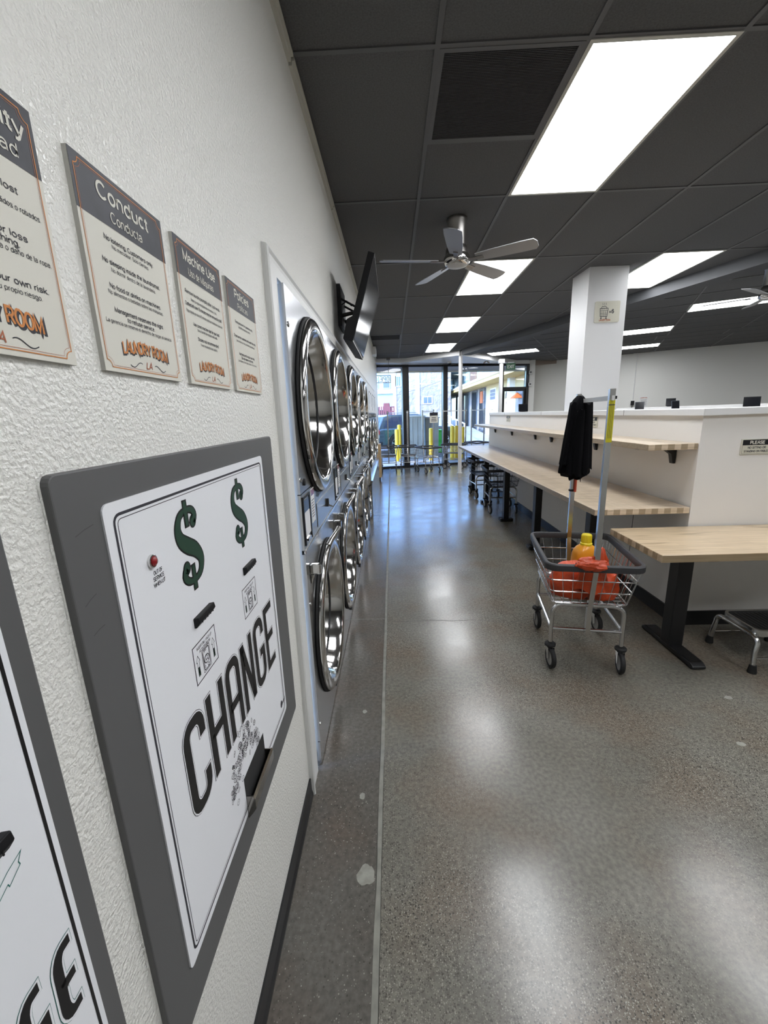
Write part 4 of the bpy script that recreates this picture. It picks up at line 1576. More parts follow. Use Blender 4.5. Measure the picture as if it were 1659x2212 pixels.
t = thing('front_table', 'wooden table nearest the camera on the right with a black T-shaped foot', 'table', (1.845, 2.165, 0))
MB().mat('wood_x').box((0, 0, .690), (1.75, .552, .735)).build('tabletop', 'wood_x', t, bevel=.004)
for lx in (.315, 1.45):
    l = MB().mat('blackm').box((lx-.044, .235, .03), (lx+.044, .325, .66))
    lo = l.build('leg', 'blackm', t, bevel=.006)
    f = MB().mat('blackm').prism([(.02, .005), (.02, .022), (.05, .040), (.50, .040), (.53, .022), (.53, .005)], lx-.042, lx+.042, 'x')
    f.build('foot', 'blackm', lo, bevel=.008)
    for yy_ in (.05, .5):
        MB().mat('rubber').cyl((lx, yy_, 0), (lx, yy_, .008), .018, 10).build('glide', 'rubber', lo)
    MB().mat('blackm').prism([(.04, .690), (.51, .690), (.51, .675), (.36, .655), (.20, .655), (.04, .675)], lx-.03, lx+.03, 'x').build('support_bar', 'blackm', lo)
br = MB().mat('blackm').prism([(.40, .690), (.55, .690), (.55, .60), (.535, .60)], .575, .60, 'x')
br.build('wall_bracket', 'blackm', t)

# ================================================================== STEP STOOL
t = thing('step_stool', 'low steel step stool with black mat under the front table', 'step stool', (2.635, 2.325, 0))
fr_ = MB().mat('steel')
ct = rrect(-.165, -.125, .165, .125, .035, 5)
fr_.tube([(p[0], p[1], .228) for p in ct], .018, 4, True, flat=[(-.008, -.020), (.008, -.020), (.008, .018), (-.008, .018)])
fr_.build('tray_rim', 'steel', t, True)
MB().mat('rubber').prism(rrect(-.158, -.118, .158, .118, .03, 5), .228, .240).build('mat', 'rubber', t)
rb = MB().mat('black')
for i in range(12):
    x = -.14+.28*i/11
    rb.box((x-.004, -.105, .240), (x+.004, .105, .242))
rb.build('mat_rib', 'black', t)
for sg in (-1, 1):
    x1, x2 = sg*.178, sg*.192
    pts = [(x2, -.165, .03), (x2-sg*.004, -.155, .12)]+[(x1, -.155+.05*(1-cos(q)), .165+.045*sin(q)) for q in (.3, .7, 1.1, 1.5)]
    pts += [(x1, .155-.05*(1-cos(q)), .165+.045*sin(q)) for q in (1.5, 1.1, .7, .3)]+[(x2-sg*.004, .155, .12), (x2, .165, .03)]
    l = MB().mat('steel').tube(pts, .0145, 10)
    lo = l.build('leg', 'steel', t, True)
    for yy_ in (-.166, .166):
        MB().mat('rubber').lathe([(.0, .0), (.022, .0), (.023, .006), (.017, .05), (.0, .05)], 'z', 14, (x2, yy_, 0)).build('rubber_foot', 'rubber', lo, True)
    for yy_ in (-.09, .09):
        MB().mat('chrome').cyl((x1-sg*.018, yy_, .212), (x1+sg*.016, yy_, .212), .006, 8).build('bolt', 'chrome', lo)
for yy_ in (-.158, .158):
    MB().mat('chrome').cyl((-.19, yy_, .085), (.19, yy_, .085), .0045, 8).build('cross_rod', 'chrome', t, True)

# ================================================================== LAUNDRY CARTS
def make_cart(label, rack=True, wire='zinc', detail=True, casters=(.18, .12, -.06, .2)):
    t = thing('laundry_cart', label, 'laundry cart', (0, 0, 0))
    wx, wy = .197, .243
    f = MB().mat('zinc')
    for yy_ in (-wy, wy):
        f_ = MB().mat('zinc')
        r = .06
        pts = [(-wx, yy_, .155)]+[(-wx+r-r*cos(q), yy_, .410-r+r*sin(q)) for q in [pi/2*i/5 for i in range(6)]]
        pts += [(wx-r+r*cos(q), yy_, .410-r+r*sin(q)) for q in [pi/2-pi/2*i/5 for i in range(6)]]+[(wx, yy_, .155)]
        f_.tube(pts, .0125, 10)
        f_.build('frame_hoop', 'zinc', t, True)
        MB().mat('zinc').cyl((-wx, yy_, .25), (wx, yy_, .25), .010, 8).build('cross_bar', 'zinc', t, True)
    for x in (-wx, wx):
        MB().mat('zinc').cyl((x, -wy, .252), (x, wy, .252), .010, 8).build('side_bar', 'zinc', t, True)

    def ring(f_):                     # basket ring at height fraction 0..1
        z = .425+f_*.235
        a = .205+f_*.043
        b = .262+f_*.058
        return a, b, z
    n = 0
    for f_ in (0, .34, .67):
        a, b, z = ring(f_)
        MB().mat(wire).tube([(p[0], p[1], z) for p in rrect(-a, -b, a, b, .03, 3)], .0038, 6, True).build('basket_rail', wire, t, True)
    wv = MB().mat(wire)
    a0_, b0_, z0_ = ring(0)
    a1_, b1_, z1_ = ring(1)
    for i in range(9):
        u_ = -1+2*i/8
        for sg in (-1, 1):
            wv.tube([(u_*.93*a0_, sg*b0_, z0_), (u_*.93*a1_, sg*b1_, z1_)], .0021, 4, cap=False)
        wv.tube([(u_*.93*a0_, -b0_, z0_), (u_*.93*a0_, b0_, z0_)], .0021, 4, cap=False)
    for i in range(12):
        u_ = -1+2*i/11
        for sg in (-1, 1):
            wv.tube([(sg*a0_, u_*.93*b0_, z0_), (sg*a1_, u_*.93*b1_, z1_)], .0021, 4, cap=False)
        wv.tube([(-a0_, u_*.93*b0_, z0_), (a0_, u_*.93*b0_, z0_)], .0021, 4, cap=False)
    stuff(wv.build('basket_wire', wire, t, True))
    br_ = MB().mat('bumper')
    br_.tube([(p[0], p[1], .668) for p in rrect(-.252, -.325, .252, .325, .055, 6)], .02, 8, True,
             flat=[(-.010, -.020), (.010, -.020), (.013, -.012), (.013, .014), (.008, .020), (-.008, .020), (-.012, .012), (-.012, -.014)])
    br_.build('bumper_rim', 'bumper', t, True)
    k = 0
    for x in (-wx, wx):
        for yy_ in (-wy, wy):
            an = casters[k]
            k += 1
            ca = MB().mat('zinc')
            ca.X = Matrix.Translation((x, yy_, 0)) @ Matrix.Rotation(an, 4, 'Z')
            ca.cyl((0, 0, .128), (0, 0, .165), .009, 8)
            ca.box((-.022, -.02, .126), (.022, .022, .130))
            for sg in (-1, 1):
                ca.prism([(-.03, .060), (-.012, .052), (.022, .128), (-.024, .128)], sg*.019-.0012, sg*.019+.0012, 'x')
            co_ = ca.build('caster', 'zinc', t)
            bp = MB().mat('rubber')
            bp.X = Matrix.Translation((x, yy_, 0))
            bp.lathe([(0, .131), (.026, .131), (.033, .137), (.033, .147), (.026, .153), (0, .153)], 'z', 16)
            bp.build('caster_bumper', 'rubber', co_, True)
            wh = MB().mat('rubber')
            wh.X = Matrix.Translation((x, yy_, 0)) @ Matrix.Rotation(an, 4, 'Z')
            wh.ringlathe([(.044, -.012), (.058, -.013), (.0635, -.007), (.0635, .007), (.058, .013), (.044, .012)], 'x', 24, (0, -.022, .0635))
            wh.mat('hub').lathe([(.0, -.011), (.044, -.011), (.044, .011), (.0, .011)], 'x', 20, (0, -.022, .0635))
            wh.build('wheel', 'rubber', co_, True)
    if rack:
        for sg in (-1, 1):
            p = MB().mat('steel')
            yy_ = sg*.318
            yb = sg*.262
            p.tube([(0, yb, .235), (0, yb, .40), (0, yy_, .66), (0, yy_, 1.625)], .012, 4, flat=[(-.0135, -.0135), (.0135, -.0135), (.0135, .0135), (-.0135, .0135)])
            po = p.build('rack_post', 'steel', t)
            MB().mat('chrome').tube([(0, yy_-sg*.016, 1.565), (0, yy_-sg*.030, 1.568), (0, yy_-sg*.034, 1.585), (0, yy_-sg*.026, 1.598)], .005, 6).build('hook', 'chrome', po, True)
            MB().mat('blackm').lathe([(.0, 1.575), (.008, 1.575), (.008, 1.590), (0, 1.590)], 'z', 8, (.018, yy_, 0)).build('thumb_screw', 'blackm', po)
        MB().mat('cloud').tube([(0, -.345, 1.580), (0, .345, 1.580)], .01, 4, flat=[(-.006, -.012), (.006, -.012), (.006, .012), (-.006, .012)]).build('hanger_bar', 'cloud', t)
    return t


CP, CR = (1.547, 2.48, 0), -.175
cart = make_cart('shiny wire laundry cart in front holding an orange bag and a yellow bottle')
cart.location = CP
cart.rotation_euler = (0, 0, CR)
lab = MB().mat('yellowlab').box((-.0145, -.3325, 1.36), (.0145, -.3318, 1.57))
lo = lab.build('warning_label', 'yellowlab', cart)
ll = MB().mat('ink')
for i in range(3):
    ll.box((-.008+i*.007, -.3331, 1.38), (-.0065+i*.007, -.3325, 1.555))
ll.box((-.0145, -.3331, 1.545), (.0145, -.3325, 1.549))
ll.build('label_print', 'ink', lo)
st = MB().mat('strap').tube([(.012, .296, 1.12), (.012, .296, .985)], .009, 8)
sto = st.build('red_tape', 'strap', cart, True)
sto['label'] = 'red tape on far post'
MB().mat('black').lathe([(.020, .985), (.024, .989), (.024, .996), (.020, 1.0), (.014, .998), (.014, .987)], 'z', 14, (0, .318, 0)).build('black_band', 'black', sto, True)

cw = make_cart('x', True, 'zinc')
cw['group'] = 'wire laundry carts parked along the window'
cl = ['wire laundry cart by the window, half hidden behind the machine row', 'wire laundry cart by the window in front of the first black mullion',
      'wire laundry cart by the window carrying a small black and white sign', 'wire laundry cart by the window left of the white pole',
      'wire laundry cart by the window right of the white pole']
for i, (x, y, a) in enumerate([(.272, 11.48, .0), (.81, 11.55, 0), (1.32, 10.98, .38), (2.12, 11.72, 1.15), (2.86, 12.2, .40)]):
    o = cw if i == 0 else copy_tree(cw)
    o.location = (x, y, 0)
    o.rotation_euler = (0, 0, a)
    o['label'] = cl[i]
    if i == 2:
        sg_ = MB().mat('creamw').box((-.115, -.338, 1.30), (.115, -.334, 1.555))
        sg_.mat('navy').box((-.115, -.339, 1.475), (.115, -.3345, 1.555))
        sg_.mat('ink')
        for k in range(3):
            sg_.box((-.08+.01*k, -.339, 1.335+k*.04), (.08-.01*k, -.3345, 1.352+k*.04))
        sg_.build('rack_sign', 'creamw', o)
cu_ = make_cart('x', False, 'blackm')
cu_['group'] = 'carts pushed under the long table'
for i, (x, y, a) in enumerate([(2.06, 6.42, -.06), (2.06, 7.62, .05)]):
    o = cu_ if i == 0 else copy_tree(cu_)
    o.location = (x, y, 0)
    o.rotation_euler = (0, 0, a)
    o['label'] = ['dark wire cart under the long table, nearer of the two', 'dark wire cart under the long table, farther one by the white pole'][i]

# ---- things in and on the front cart
CM = Matrix.Translation(CP) @ Matrix.Rotation(CR, 4, 'Z')


def cloth_loft(levels, seg, folds, amp, seed):
    """levels: (z, cx, cy, rx, ry, amp_factor); returns verts, faces"""
    vs_, fs = [], []
    for (z, cx_, cy_, rx, ry, af) in levels:
        for k in range(seg):
            a = 2*pi*k/seg
            q = 1+amp*af*(sin(folds*a+seed)+.5*sin((folds+3)*a+seed*2))+.10*af*noise.noise((cos(a)*2, sin(a)*2, z*5+seed))
            vs_.append((cx_+rx*cos(a)*q, cy_+ry*sin(a)*q, z+af*.018*sin(2*a+seed)+af*.012*sin(5*a)))
    n = len(levels)
    for i in range(n-1):
        for k in range(seg):
            k2 = (k+1) % seg
            fs.append((i*seg+k, i*seg+k2, (i+1)*seg+k2, (i+1)*seg+k))
    fs.append(tuple(range(seg-1, -1, -1)))
    fs.append(tuple((n-1)*seg+k for k in range(seg)))
    return vs_, fs


lev = []
for i in range(21):
    u_ = i/20
    z = 1.118+u_*.490
    rx = .050+.040*(1-u_)**.8
    ry = .070+.018*(1-u_)
    if u_ > .82:
        k_ = sqrt(max(.10, 1-((u_-.82)/.18)**2))
        rx *= k_
        ry *= .7+.3*k_
    lev.append((z, -.012-.012*(1-u_), .225+.015*u_, rx, ry, .25+.75*(1-u_)**.7))
tw = thing('draped_cloth', 'black cloth hanging in folds from the hanger bar of the front cart', 'cloth', CP, CR)
m_ = MB().mat('cloth')
m_.add(*cloth_loft(lev, 72, 6, .085, 1.0))
m_.build('hanging_folds', 'cloth', tw, True)
m_ = MB().mat('cloth')
m_.add(*cloth_loft([(z+.03, cx_+.050-(z-1.12)*.03, cy_-.06, rx*.42, ry*.34, af) for (z, cx_, cy_, rx, ry, af) in lev[:18]], 36, 4, .13, 2.2))
m_.build('front_flap', 'cloth', tw, True)
m_ = MB().mat('cloth')
m_.add(*cloth_loft([(z+.06, cx_-.052+(z-1.12)*.055, cy_-.02, rx*.44, ry*.5, af) for (z, cx_, cy_, rx, ry, af) in lev[:17]], 36, 4, .13, 4.2))
m_.build('side_flap', 'cloth', tw, True)
m_ = MB().mat('cloth')
m_.add(*cloth_loft([(z-.012, cx_-.004, cy_-.075, rx*.40, ry*.30, af) for (z, cx_, cy_, rx, ry, af) in lev[:18]], 36, 3, .15, 5.2))
m_.build('middle_flap', 'cloth', tw, True)

# detergent bottle
bt_ = thing('detergent_bottle', 'amber detergent bottle with yellow cap standing in the front cart', 'bottle', CM @ Vector((.045, .062, .4275)), CR+.35)
lev = []
for (z, rx, ry) in ((0, .074, .050), (.006, .082, .056), (.06, .085, .058), (.14, .084, .057), (.20, .080, .055), (.228, .070, .050), (.246, .052, .042), (.256, .036, .034), (.262, .030, .030)):
    lev.append((z, 0, 0, rx, ry, 0))
m_ = MB().mat('amber')
vs_, fs = [], []
sg_n = 32
for (z, _, _, rx, ry, _) in lev:
    for k in range(sg_n):
        a = 2*pi*k/sg_n
        c_, s_ = cos(a), sin(a)
        ex = .62
        vs_.append((rx*abs(c_)**ex*(1 if c_ > 0 else -1), ry*abs(s_)**ex*(1 if s_ > 0 else -1), z))
for i in range(len(lev)-1):
    for k in range(sg_n):
        k2 = (k+1) % sg_n
        fs.append((i*sg_n+k, i*sg_n+k2, (i+1)*sg_n+k2, (i+1)*sg_n+k))
fs.append(tuple(range(sg_n-1, -1, -1)))
fs.append(tuple((len(lev)-1)*sg_n+k for k in range(sg_n)))
m_.add(vs_, fs)
m_.build('body', 'amber', bt_, True)
hm = MB().mat('amber').tube([(.052, -.028, .205), (.088, -.030, .195), (.098, -.030, .16), (.092, -.028, .11), (.066, -.026, .085)], [.016, .015, .014, .015, .016], 10)
hm.build('handle', 'amber', bt_, True)
m_ = MB().mat('yellow')
rr = []
m_.lathe([(.031, .255), (.036, .257), (.036, .270), (.031, .274), (.030, .322), (.027, .327), (0, .327)], 'z', 28)
co_ = m_.build('cap', 'yellow', bt_, True)
m_ = MB().mat('yellow')
for k in range(20):
    a = 2*pi*k/20
    m_.tube([(.0305*cos(a), .0305*sin(a), .276), (.0305*cos(a), .0305*sin(a), .320)], .0018, 4)
m_.build('cap_rib', 'yellow', co_)

# orange bag
ob = thing('laundry_bag', 'crumpled orange nylon bag lying in the front cart and over its rim', 'bag', CM @ Vector((-.03, -.12, .4275)), CR)


def crumple(cx_, cy_, cz_, rx, ry, rz_, seed, amp=.16, n=40, m=26, floor_z=.003):
    vs_, fs = [], []
    for j in range(m+1):
        ph = pi*j/m
        for i in range(n):
            a = 2*pi*i/n
            d = Vector((cos(a)*sin(ph), sin(a)*sin(ph), cos(ph)))
            q = 1+amp*(noise.noise(d*1.7+Vector((seed, 0, 0)))+.55*abs(noise.noise(d*3.6+Vector((0, seed, 0))))-.35*abs(noise.noise(d*6.5+Vector((0, 0, seed)))))
            vs_.append((cx_+d.x*rx*q, cy_+d.y*ry*q, max(floor_z, cz_+d.z*rz_*q)))
    for j in range(m):
        for i in range(n):
            i2 = (i+1) % n
            fs.append((j*n+i, (j+1)*n+i, (j+1)*n+i2, j*n+i2))
    return vs_, fs


m_ = MB().mat('bag')
m_.add(*crumple(-.045, .0, .075, .125, .115, .135, 2.3))
m_.build('bag_body', 'bag', ob, True)
m_ = MB().mat('bag')
m_.add(*crumple(.115, .0, .06, .095, .105, .145, 7.7, .2))
m_.build('bag_side', 'bag', ob, True)
m_ = MB().mat('bag')
m_.add(*crumple(.005, -.20, .262, .082, .048, .036, 4.4, .3, floor_z=-1))
m_.build('bag_mouth', 'bag', ob, True)
m_ = MB().mat('bag')
lv = [(.08, .03, -.115, .10, .05, .6), (.15, .03, -.14, .075, .035, .8), (.22, .02, -.165, .06, .028, 1), (.262, .03, -.185, .058, .03, 1), (.30, .045, -.19, .03, .02, .8), (.335, .05, -.185, .02, .014, .5), (.355, .052, -.18, .008, .006, .2)]
m_.add(*cloth_loft(lv, 36, 4, .12, .5))
m_.build('bag_neck', 'bag', ob, True)

# ================================================================== SMALL SIGNS AND DEVICES
def rule_sign(loc, rot, label, w2=.1, h2=.05, text=True):
    t = thing('table_sign', label, 'sign', loc, rot=rot, group='small PLEASE signs on the half wall')
    MB().mat('cream').box((-w2, -h2, 0), (w2, h2, .006)).build('board', 'cream', t, bevel=.001)
    f = MB().mat('black').rect(-w2*.93, h2*.22, w2*.93, h2*.9, .0064)
    f.build('header_band', 'black', t)
    f = MB().mat('ink').stroke(rrect(-w2*.93, -h2*.88, w2*.93, h2*.9, .004, 2), .0012, .0065, True)
    f.build('border_line', 'ink', t)
    f = MB().mat('creamw').text('PLEASE', h2*.36, 0, h2*.38, .0068, bold=.03, width=w2*.95)
    f.mat('ink')
    f.text('NO SITTING OR', h2*.26, 0, -h2*.22, .0068, bold=.02, width=w2*1.15)
    f.text('STANDING ON TABLES', h2*.24, 0, -h2*.68, .0068, bold=.02, width=w2*1.60)
    f.build('lettering', 'ink', t)


FRONT = (pi/2, 0, 0)           # faces -y
LEFTW = (pi/2, 0, -pi/2)       # faces -x
rule_sign((2.735, HY-.0005, 1.256), FRONT, 'PLEASE no sitting sign on the near face of the half wall, right edge')
rule_sign((HX-.0005, 4.20, 1.40), LEFTW, 'small PLEASE sign above the shelf, partly hidden by the hanging black cloth', .1, .05)
rule_sign((HX-.0005, 7.22, 1.40), LEFTW, 'small PLEASE sign above the shelf, far end near the window', .11, .05)

t = thing('cart_sign', 'cream sign with a cart picture and x6 on the white pillar', 'sign', (2.727, 4.839, 2.533), rot=FRONT)
MB().mat('cream').prism(rrect(-.133, -.106, .133, .106, .014), 0, .006).build('board', 'cream', t)
f = MB().mat('ink')
Z = .0065
x = -.035
f.stroke([(x-.042, .035), (x-.036, -.045), (x+.036, -.045), (x+.042, .035)], .006, Z, True)
for yy_ in (.012, -.012, -.028):
    f.stroke([(x-.039, yy_), (x+.039, yy_)], .003, Z)
for xx_ in (-.02, 0, .02):
    f.stroke([(x+xx_*1.1, .033), (x+xx_*.9, -.043)], .003, Z)
f.stroke([(x-.03, .04), (x-.02, .055), (x-.005, .05), (x+.005, .058), (x+.02, .05), (x+.03, .04)], .005, Z)
for xx_ in (-.027, .027):
    f.stroke([(x+xx_, -.045), (x+xx_, -.058)], .006, Z)
    f.stroke(arc(x+xx_, -.064, .005, 0, 2*pi, 10)[:-1], .006, Z, True)
for xx_ in (-.018, 0, .018):
    f.stroke([(x+xx_, .066), (x+xx_+.004, .074), (x+xx_-.003, .082), (x+xx_+.002, .090)], .0028, Z)
f.text('x', .028, x+.066, -.012, Z, bold=.03)
f.text('6', .036, x+.094, -.014, Z, bold=.03)
f.build('cart_print', 'ink', t)
f = MB().mat('rust').text('LAUNDRY ROOM', .015, -.02, -.090, Z, bold=.04, width=.12, arch=.003)
f.stroke([(-.05, -.096), (-.02, -.1), (.02, -.093)], .002, Z)
f.build('logo', 'rust', t)

# poles by the window
for (x, y, r, z1, lab) in ((2.105, 10.65, .047, HC-.005, 'white round pole in front of the far end of the long table'), (3.362, 11.69, .05, 2.876, 'white round pole near the exit sign, behind the half wall')):
    t = thing('support_pole', lab, 'pole', (x, y, 0), group='white steel poles by the window')
    MB().mat('white').cyl((0, 0, 0), (0, 0, z1), r, 24).build('shaft', 'white', t, True)
    MB().mat('white').cyl((0, 0, 0), (0, 0, .02), r+.014, 24).build('base_ring', 'white', t, True)
    MB().mat('white').box((-r-.02, -r-.02, z1-.10), (r+.02, r+.02, z1)).build('head_plate', 'white', t, bevel=.004)

# exit sign
t = thing('exit_sign', 'green exit sign hanging from the white soffit', 'sign', (3.81, 12.40, 2.77), rot=(pi/2, 0, -.12))
MB().mat('exitg').box((-.125, -.105, -.02), (.125, .075, .02)).build('housing', 'exitg', t, bevel=.004)
f = MB().mat('rail').text('EXIT', .085, 0, -.062, .0212, bold=.01, width=.19)
f.build('lettering', 'rail', t)
MB().mat('cloud').box((-.09, .075, -.03), (.09, .105, .03)).build('mounting_plate', 'cloud', t)

# OPEN sign, seen from behind
t = thing('open_sign', 'OPEN sign hanging in the window, lettering seen reversed from inside', 'sign', (.165, 11.93, 2.50), rot=(pi/2, 0, SA))
f = MB().mat('black')
f.stroke([(-.215, -.095), (.215, -.095), (.215, .095), (-.215, .095)], .016, 0, True)
f.prism([(-.222, -.103), (.222, -.103), (.222, -.09), (-.222, -.09)], -.012, .012)
f.prism([(-.222, .09), (.222, .09), (.222, .103), (-.222, .103)], -.012, .012)
f.prism([(.209, -.103), (.222, -.103), (.222, .103), (.209, .103)], -.012, .012)
f.prism([(-.222, -.103), (-.209, -.103), (-.209, .103), (-.222, .103)], -.012, .012)
f.build('frame', 'black', t)
OL = {'O': [[(.1, .3), (.1, .7), (.3, .95), (.7, .95), (.9, .7), (.9, .3), (.7, .05), (.3, .05), (.1, .3)]], 'P': [[(.1, 0), (.1, .95), (.7, .95), (.9, .75), (.7, .5), (.1, .5)]],
      'E': [[(.9, 0), (.1, 0), (.1, .95), (.9, .95)], [(.1, .5), (.75, .5)]], 'N': [[(.1, 0), (.1, .95), (.9, 0), (.9, .95)]]}
for i, ch in enumerate('OPEN'):
    f = MB().mat('black')
    for path in OL[ch]:
        f.tube([(.185-(i*.098+px*.075), -.07+py*.14, 0) for px, py in path], .0085, 6)
    f.build('neon_letter', 'black', t, True)
wv = MB().mat('black')
wv.tube([(.17, .1, 0), (.165, .37, 0)], .002, 4)
wv.tube([(-.15, .1, 0), (-.15, .37, 0)], .002, 4)
wv.build('hanging_wire', 'black', t)
t = thing('junction_box', 'small grey electrical box on the ceiling edge above the OPEN sign', 'box', (.335, 11.33, 2.945))
MB().mat('nickel').box((-.05, -.045, -.03), (.05, .045, .03)).build('body', 'nickel', t, bevel=.004)
MB().mat('rubber').tube([(0, 0, -.03), (.0, .05, -.10), (.0, .45, -.14), (-.02, .58, -.30)], .004, 6).build('cord', 'rubber', t, True)
t = thing('dome_camera', 'white dome security camera under the soffit beside the second mullion', 'camera', (1.98, 11.75, 2.875))
MB().mat('cloud').lathe([(0, 0), (.055, 0), (.055, -.035), (.048, -.045)], 'z', 20).build('base', 'cloud', t, True)
MB().mat('screen').lathe([(.044, -.045), (.038, -.075), (.02, -.092), (0, -.096)], 'z', 20).build('dome', 'screen', t, True)
t = thing('spot_fixture', 'small brown ceiling fixture under the soffit between the two poles', 'fixture', (3.03, 12.0, 2.875))
MB().mat('nickel').lathe([(0, 0), (.05, 0), (.05, -.015), (0, -.015)], 'z', 16).build('base', 'nickel', t, True)
f = MB().mat('brown')
f.tube([(-.03, 0, -.015), (-.075, -.02, -.05)], .018, 8)
f.tube([(.03, 0, -.015), (.08, -.01, -.045)], .018, 8)
f.build('lamp_head', 'brown', t, True)
for i, z in enumerate((2.62, 2.28)):
    p_ = sp(4.66, -.10)
    t = thing('door_sensor', ['upper small white sensor box beside the glass door frame', 'lower small white sensor box beside the glass door frame'][i], 'sensor', (p_[0], p_[1], z))
    MB().mat('cloud').box((-.05, -.03, -.05), (.03, .03, .05)).build('body', 'cloud', t, bevel=.006)
    MB().mat('grey').box((-.035, -.034, -.02), (.015, -.029, .03)).build('lens', 'grey', t)
t = thing('wall_unit', 'small bright white unit high on the left wall near the window', 'unit', (0, 9.45, 2.87))
MB().mat('cloud').box((0, -.2, -.08), (.085, .2, .08)).build('body', 'cloud', t, bevel=.008)
MB().mat('white').box((.085, -.17, -.05), (.088, .17, .05)).build('cover', 'white', t)

# right wall: conduit with outlet and notice
def rwp(s_, d=.0):
    p = RW+RWD*s_-rwn*d
    return (p.x, p.y)


RA = atan2(RWD.y, RWD.x)
p_ = rwp(2.95, 0)
t = thing('conduit', 'thin white conduit down the far wall to a black plug', 'conduit', (p_[0], p_[1], 0), RA)
MB().mat('cloud').cyl((0, -.012, 1.60), (0, -.012, HC+.01), .011, 8).build('pipe', 'cloud', t, True)
MB().mat('cloud').box((-.05, -.03, 1.56), (.05, 0, 1.70)).build('outlet_box', 'cloud', t, bevel=.004)
pg = MB().mat('plastic').box((-.045, -.085, 1.57), (.04, -.03, 1.69))
po = pg.build('plug', 'plastic', t, bevel=.006)
MB().mat('rubber').tube([(.0, -.06, 1.575), (-.01, -.06, 1.5), (-.06, -.06, 1.42)], .008, 6).build('cord', 'rubber', po, True)
p_ = rwp(3.21, .002)
t = thing('paper_notice', 'white paper notice on the far wall beside the black plug', 'notice', (p_[0], p_[1], 1.66), rot=(pi/2, 0, RA))
MB().mat('cloud').box((-.112, -.14, 0), (.112, .14, .003)).build('sheet', 'cloud', t)
f = MB().mat('rust').text('LAUNDRY ROOM', .026, 0, .085, .0036, bold=.03, width=.17, arch=.004)
f.mat('ink')
for i in range(7):
    f.rect(-.08+.012*(i % 3), .05-i*.025, .08-.010*(i % 2), .056-i*.025, .0036)
f.build('print', 'ink', t)

# tablets
def tablet(name, label, x, y, z, rz, w2, h, tilt, m='tabs'):
    t = thing(name, label, 'tablet', (x, y, z), rz, group='tablets and screens on the half walls')
    p = MB().mat(m)
    p.X = Matrix.Rotation(tilt, 4, 'X')
    p.box((-w2, -.006, .008), (w2, .006, .008+h))
    po = p.build('body', m, t, bevel=.003)
    p = MB().mat('screen')
    p.X = Matrix.Rotation(tilt, 4, 'X')
    p.box((-w2*.9, -.0068, .016), (w2*.9, -.0058, h))
    p.build('screen', 'screen', po)
    s_ = MB().mat('plastic')
    s_.prism([(-.02, 0), (.09, 0), (.09, .008), (.02, .010), (.02, h*.5), (.008, h*.5), (.006, .010), (-.02, .010)], -.03, .03, 'x')
    s_.build('stand', 'plastic', t)


tablet('tablet', 'dark grey tablet by the black plug, left of the screens on the counter', 3.975, 6.21, 1.475, -.40, .058, .115, -.18, 'tabs')
tablet('tablet', 'grey-blue tablet standing in front of a black screen', 4.36, 6.01, 1.475, -.15, .05, .115, -.25, 'tabs')
tablet('monitor', 'small black screen behind the grey-blue tablet', 4.475, 6.30, 1.516, -.40, .06, .11, -.2, 'plastic')
tablet('monitor', 'wide black screen with a pale streak near the right edge of the counter', 5.10, 5.65, 1.475, -.46, .088, .125, -.1, 'plastic')
tablet('monitor', 'black screen on the half wall near the far window', 2.47, 6.75, HZ+.046, .05, .075, .115, -.1, 'plastic')

# ================================================================== OUTSIDE
struct(MB().prism([sp(-6, .06), sp(9, .06), sp(9, 2.2), sp(-6, 2.2)], -.14, -.005).build('pavement', 'walk'))
struct(MB().prism([sp(-40, 2.2), sp(50, 2.2), sp(50, 75), sp(-40, 75)], -.16, -.02).build('ground', 'asphalt'))
oh = MB().mat('brown').prism([sp(-6, .06), sp(9, .06), sp(9, 1.75), sp(-6, 1.75)], 2.885, 3.15)
ov = struct(oh.build('overhang', 'brown'))
MB().mat('trimc').prism([sp(-6, 1.75), sp(9, 1.75), sp(9, 1.80), sp(-6, 1.80)], 2.84, 3.2).build('fascia_board', 'trimc', ov)
# roof over the shop so that sun and sky stay out
struct(MB().prism([(-.15, -3.1), (11.15, -3.1), (11.15, 10.2), (RW.x+.3, RW.y+.2), sp(S_END, .06), sp(-.15, .06)], 3.1, 3.2).build('roof', 'brown'))
struct(MB().prism([sp(0, -.05), sp(S_END, -.05), sp(S_END, .06), sp(0, .06)], 2.876, 3.15).build('wall_lintel', 'white'))

# SUV
car = thing('car', 'dark green SUV parked outside, seen past the grey dumpster', 'car', (-.20, 16.35, 0), radians(36))
low = MB().mat('car')
prof = [(.05, .42), (.0, .62), (.06, .92), (.22, .99), (3.2, 1.00), (4.15, .93), (4.5, .78), (4.55, .5), (4.4, .34), (.2, .34)]
low.prism(prof, 0, 1.75, 'y')
low.build('body', 'car', car, True, bevel=.05, seg=3)
gh = MB().mat('car')
A4 = [(.10, .97), (.42, 1.45), (.75, 1.53), (2.2, 1.53), (2.55, 1.47), (3.25, 1.0)]
n = len(A4)
for_v = [(x, .06+(z-.97)*.20, z) for x, z in A4]+[(x, 1.69-(z-.97)*.20, z) for x, z in A4]
gh.add(for_v, [tuple(range(n)), tuple(range(n, 2*n))[::-1]]+[(i, n+i, n+i+1, i+1) for i in range(n-1)])
gh.build('cabin', 'car', car, True, bevel=.03, seg=2)
for poly in ([(.38, 1.04), (.58, 1.38), (.80, 1.43), (1.10, 1.43), (1.10, 1.04)], [(1.16, 1.04), (1.16, 1.43), (1.95, 1.43), (1.95, 1.04)], [(2.02, 1.04), (2.02, 1.43), (2.36, 1.40), (2.92, 1.06)]):
    gw = MB().mat('carglass')
    gw.add([(x, .045+(z-.97)*.20, z) for x, z in poly], [tuple(range(len(poly)))])
    gw.build('side_window', 'carglass', car)
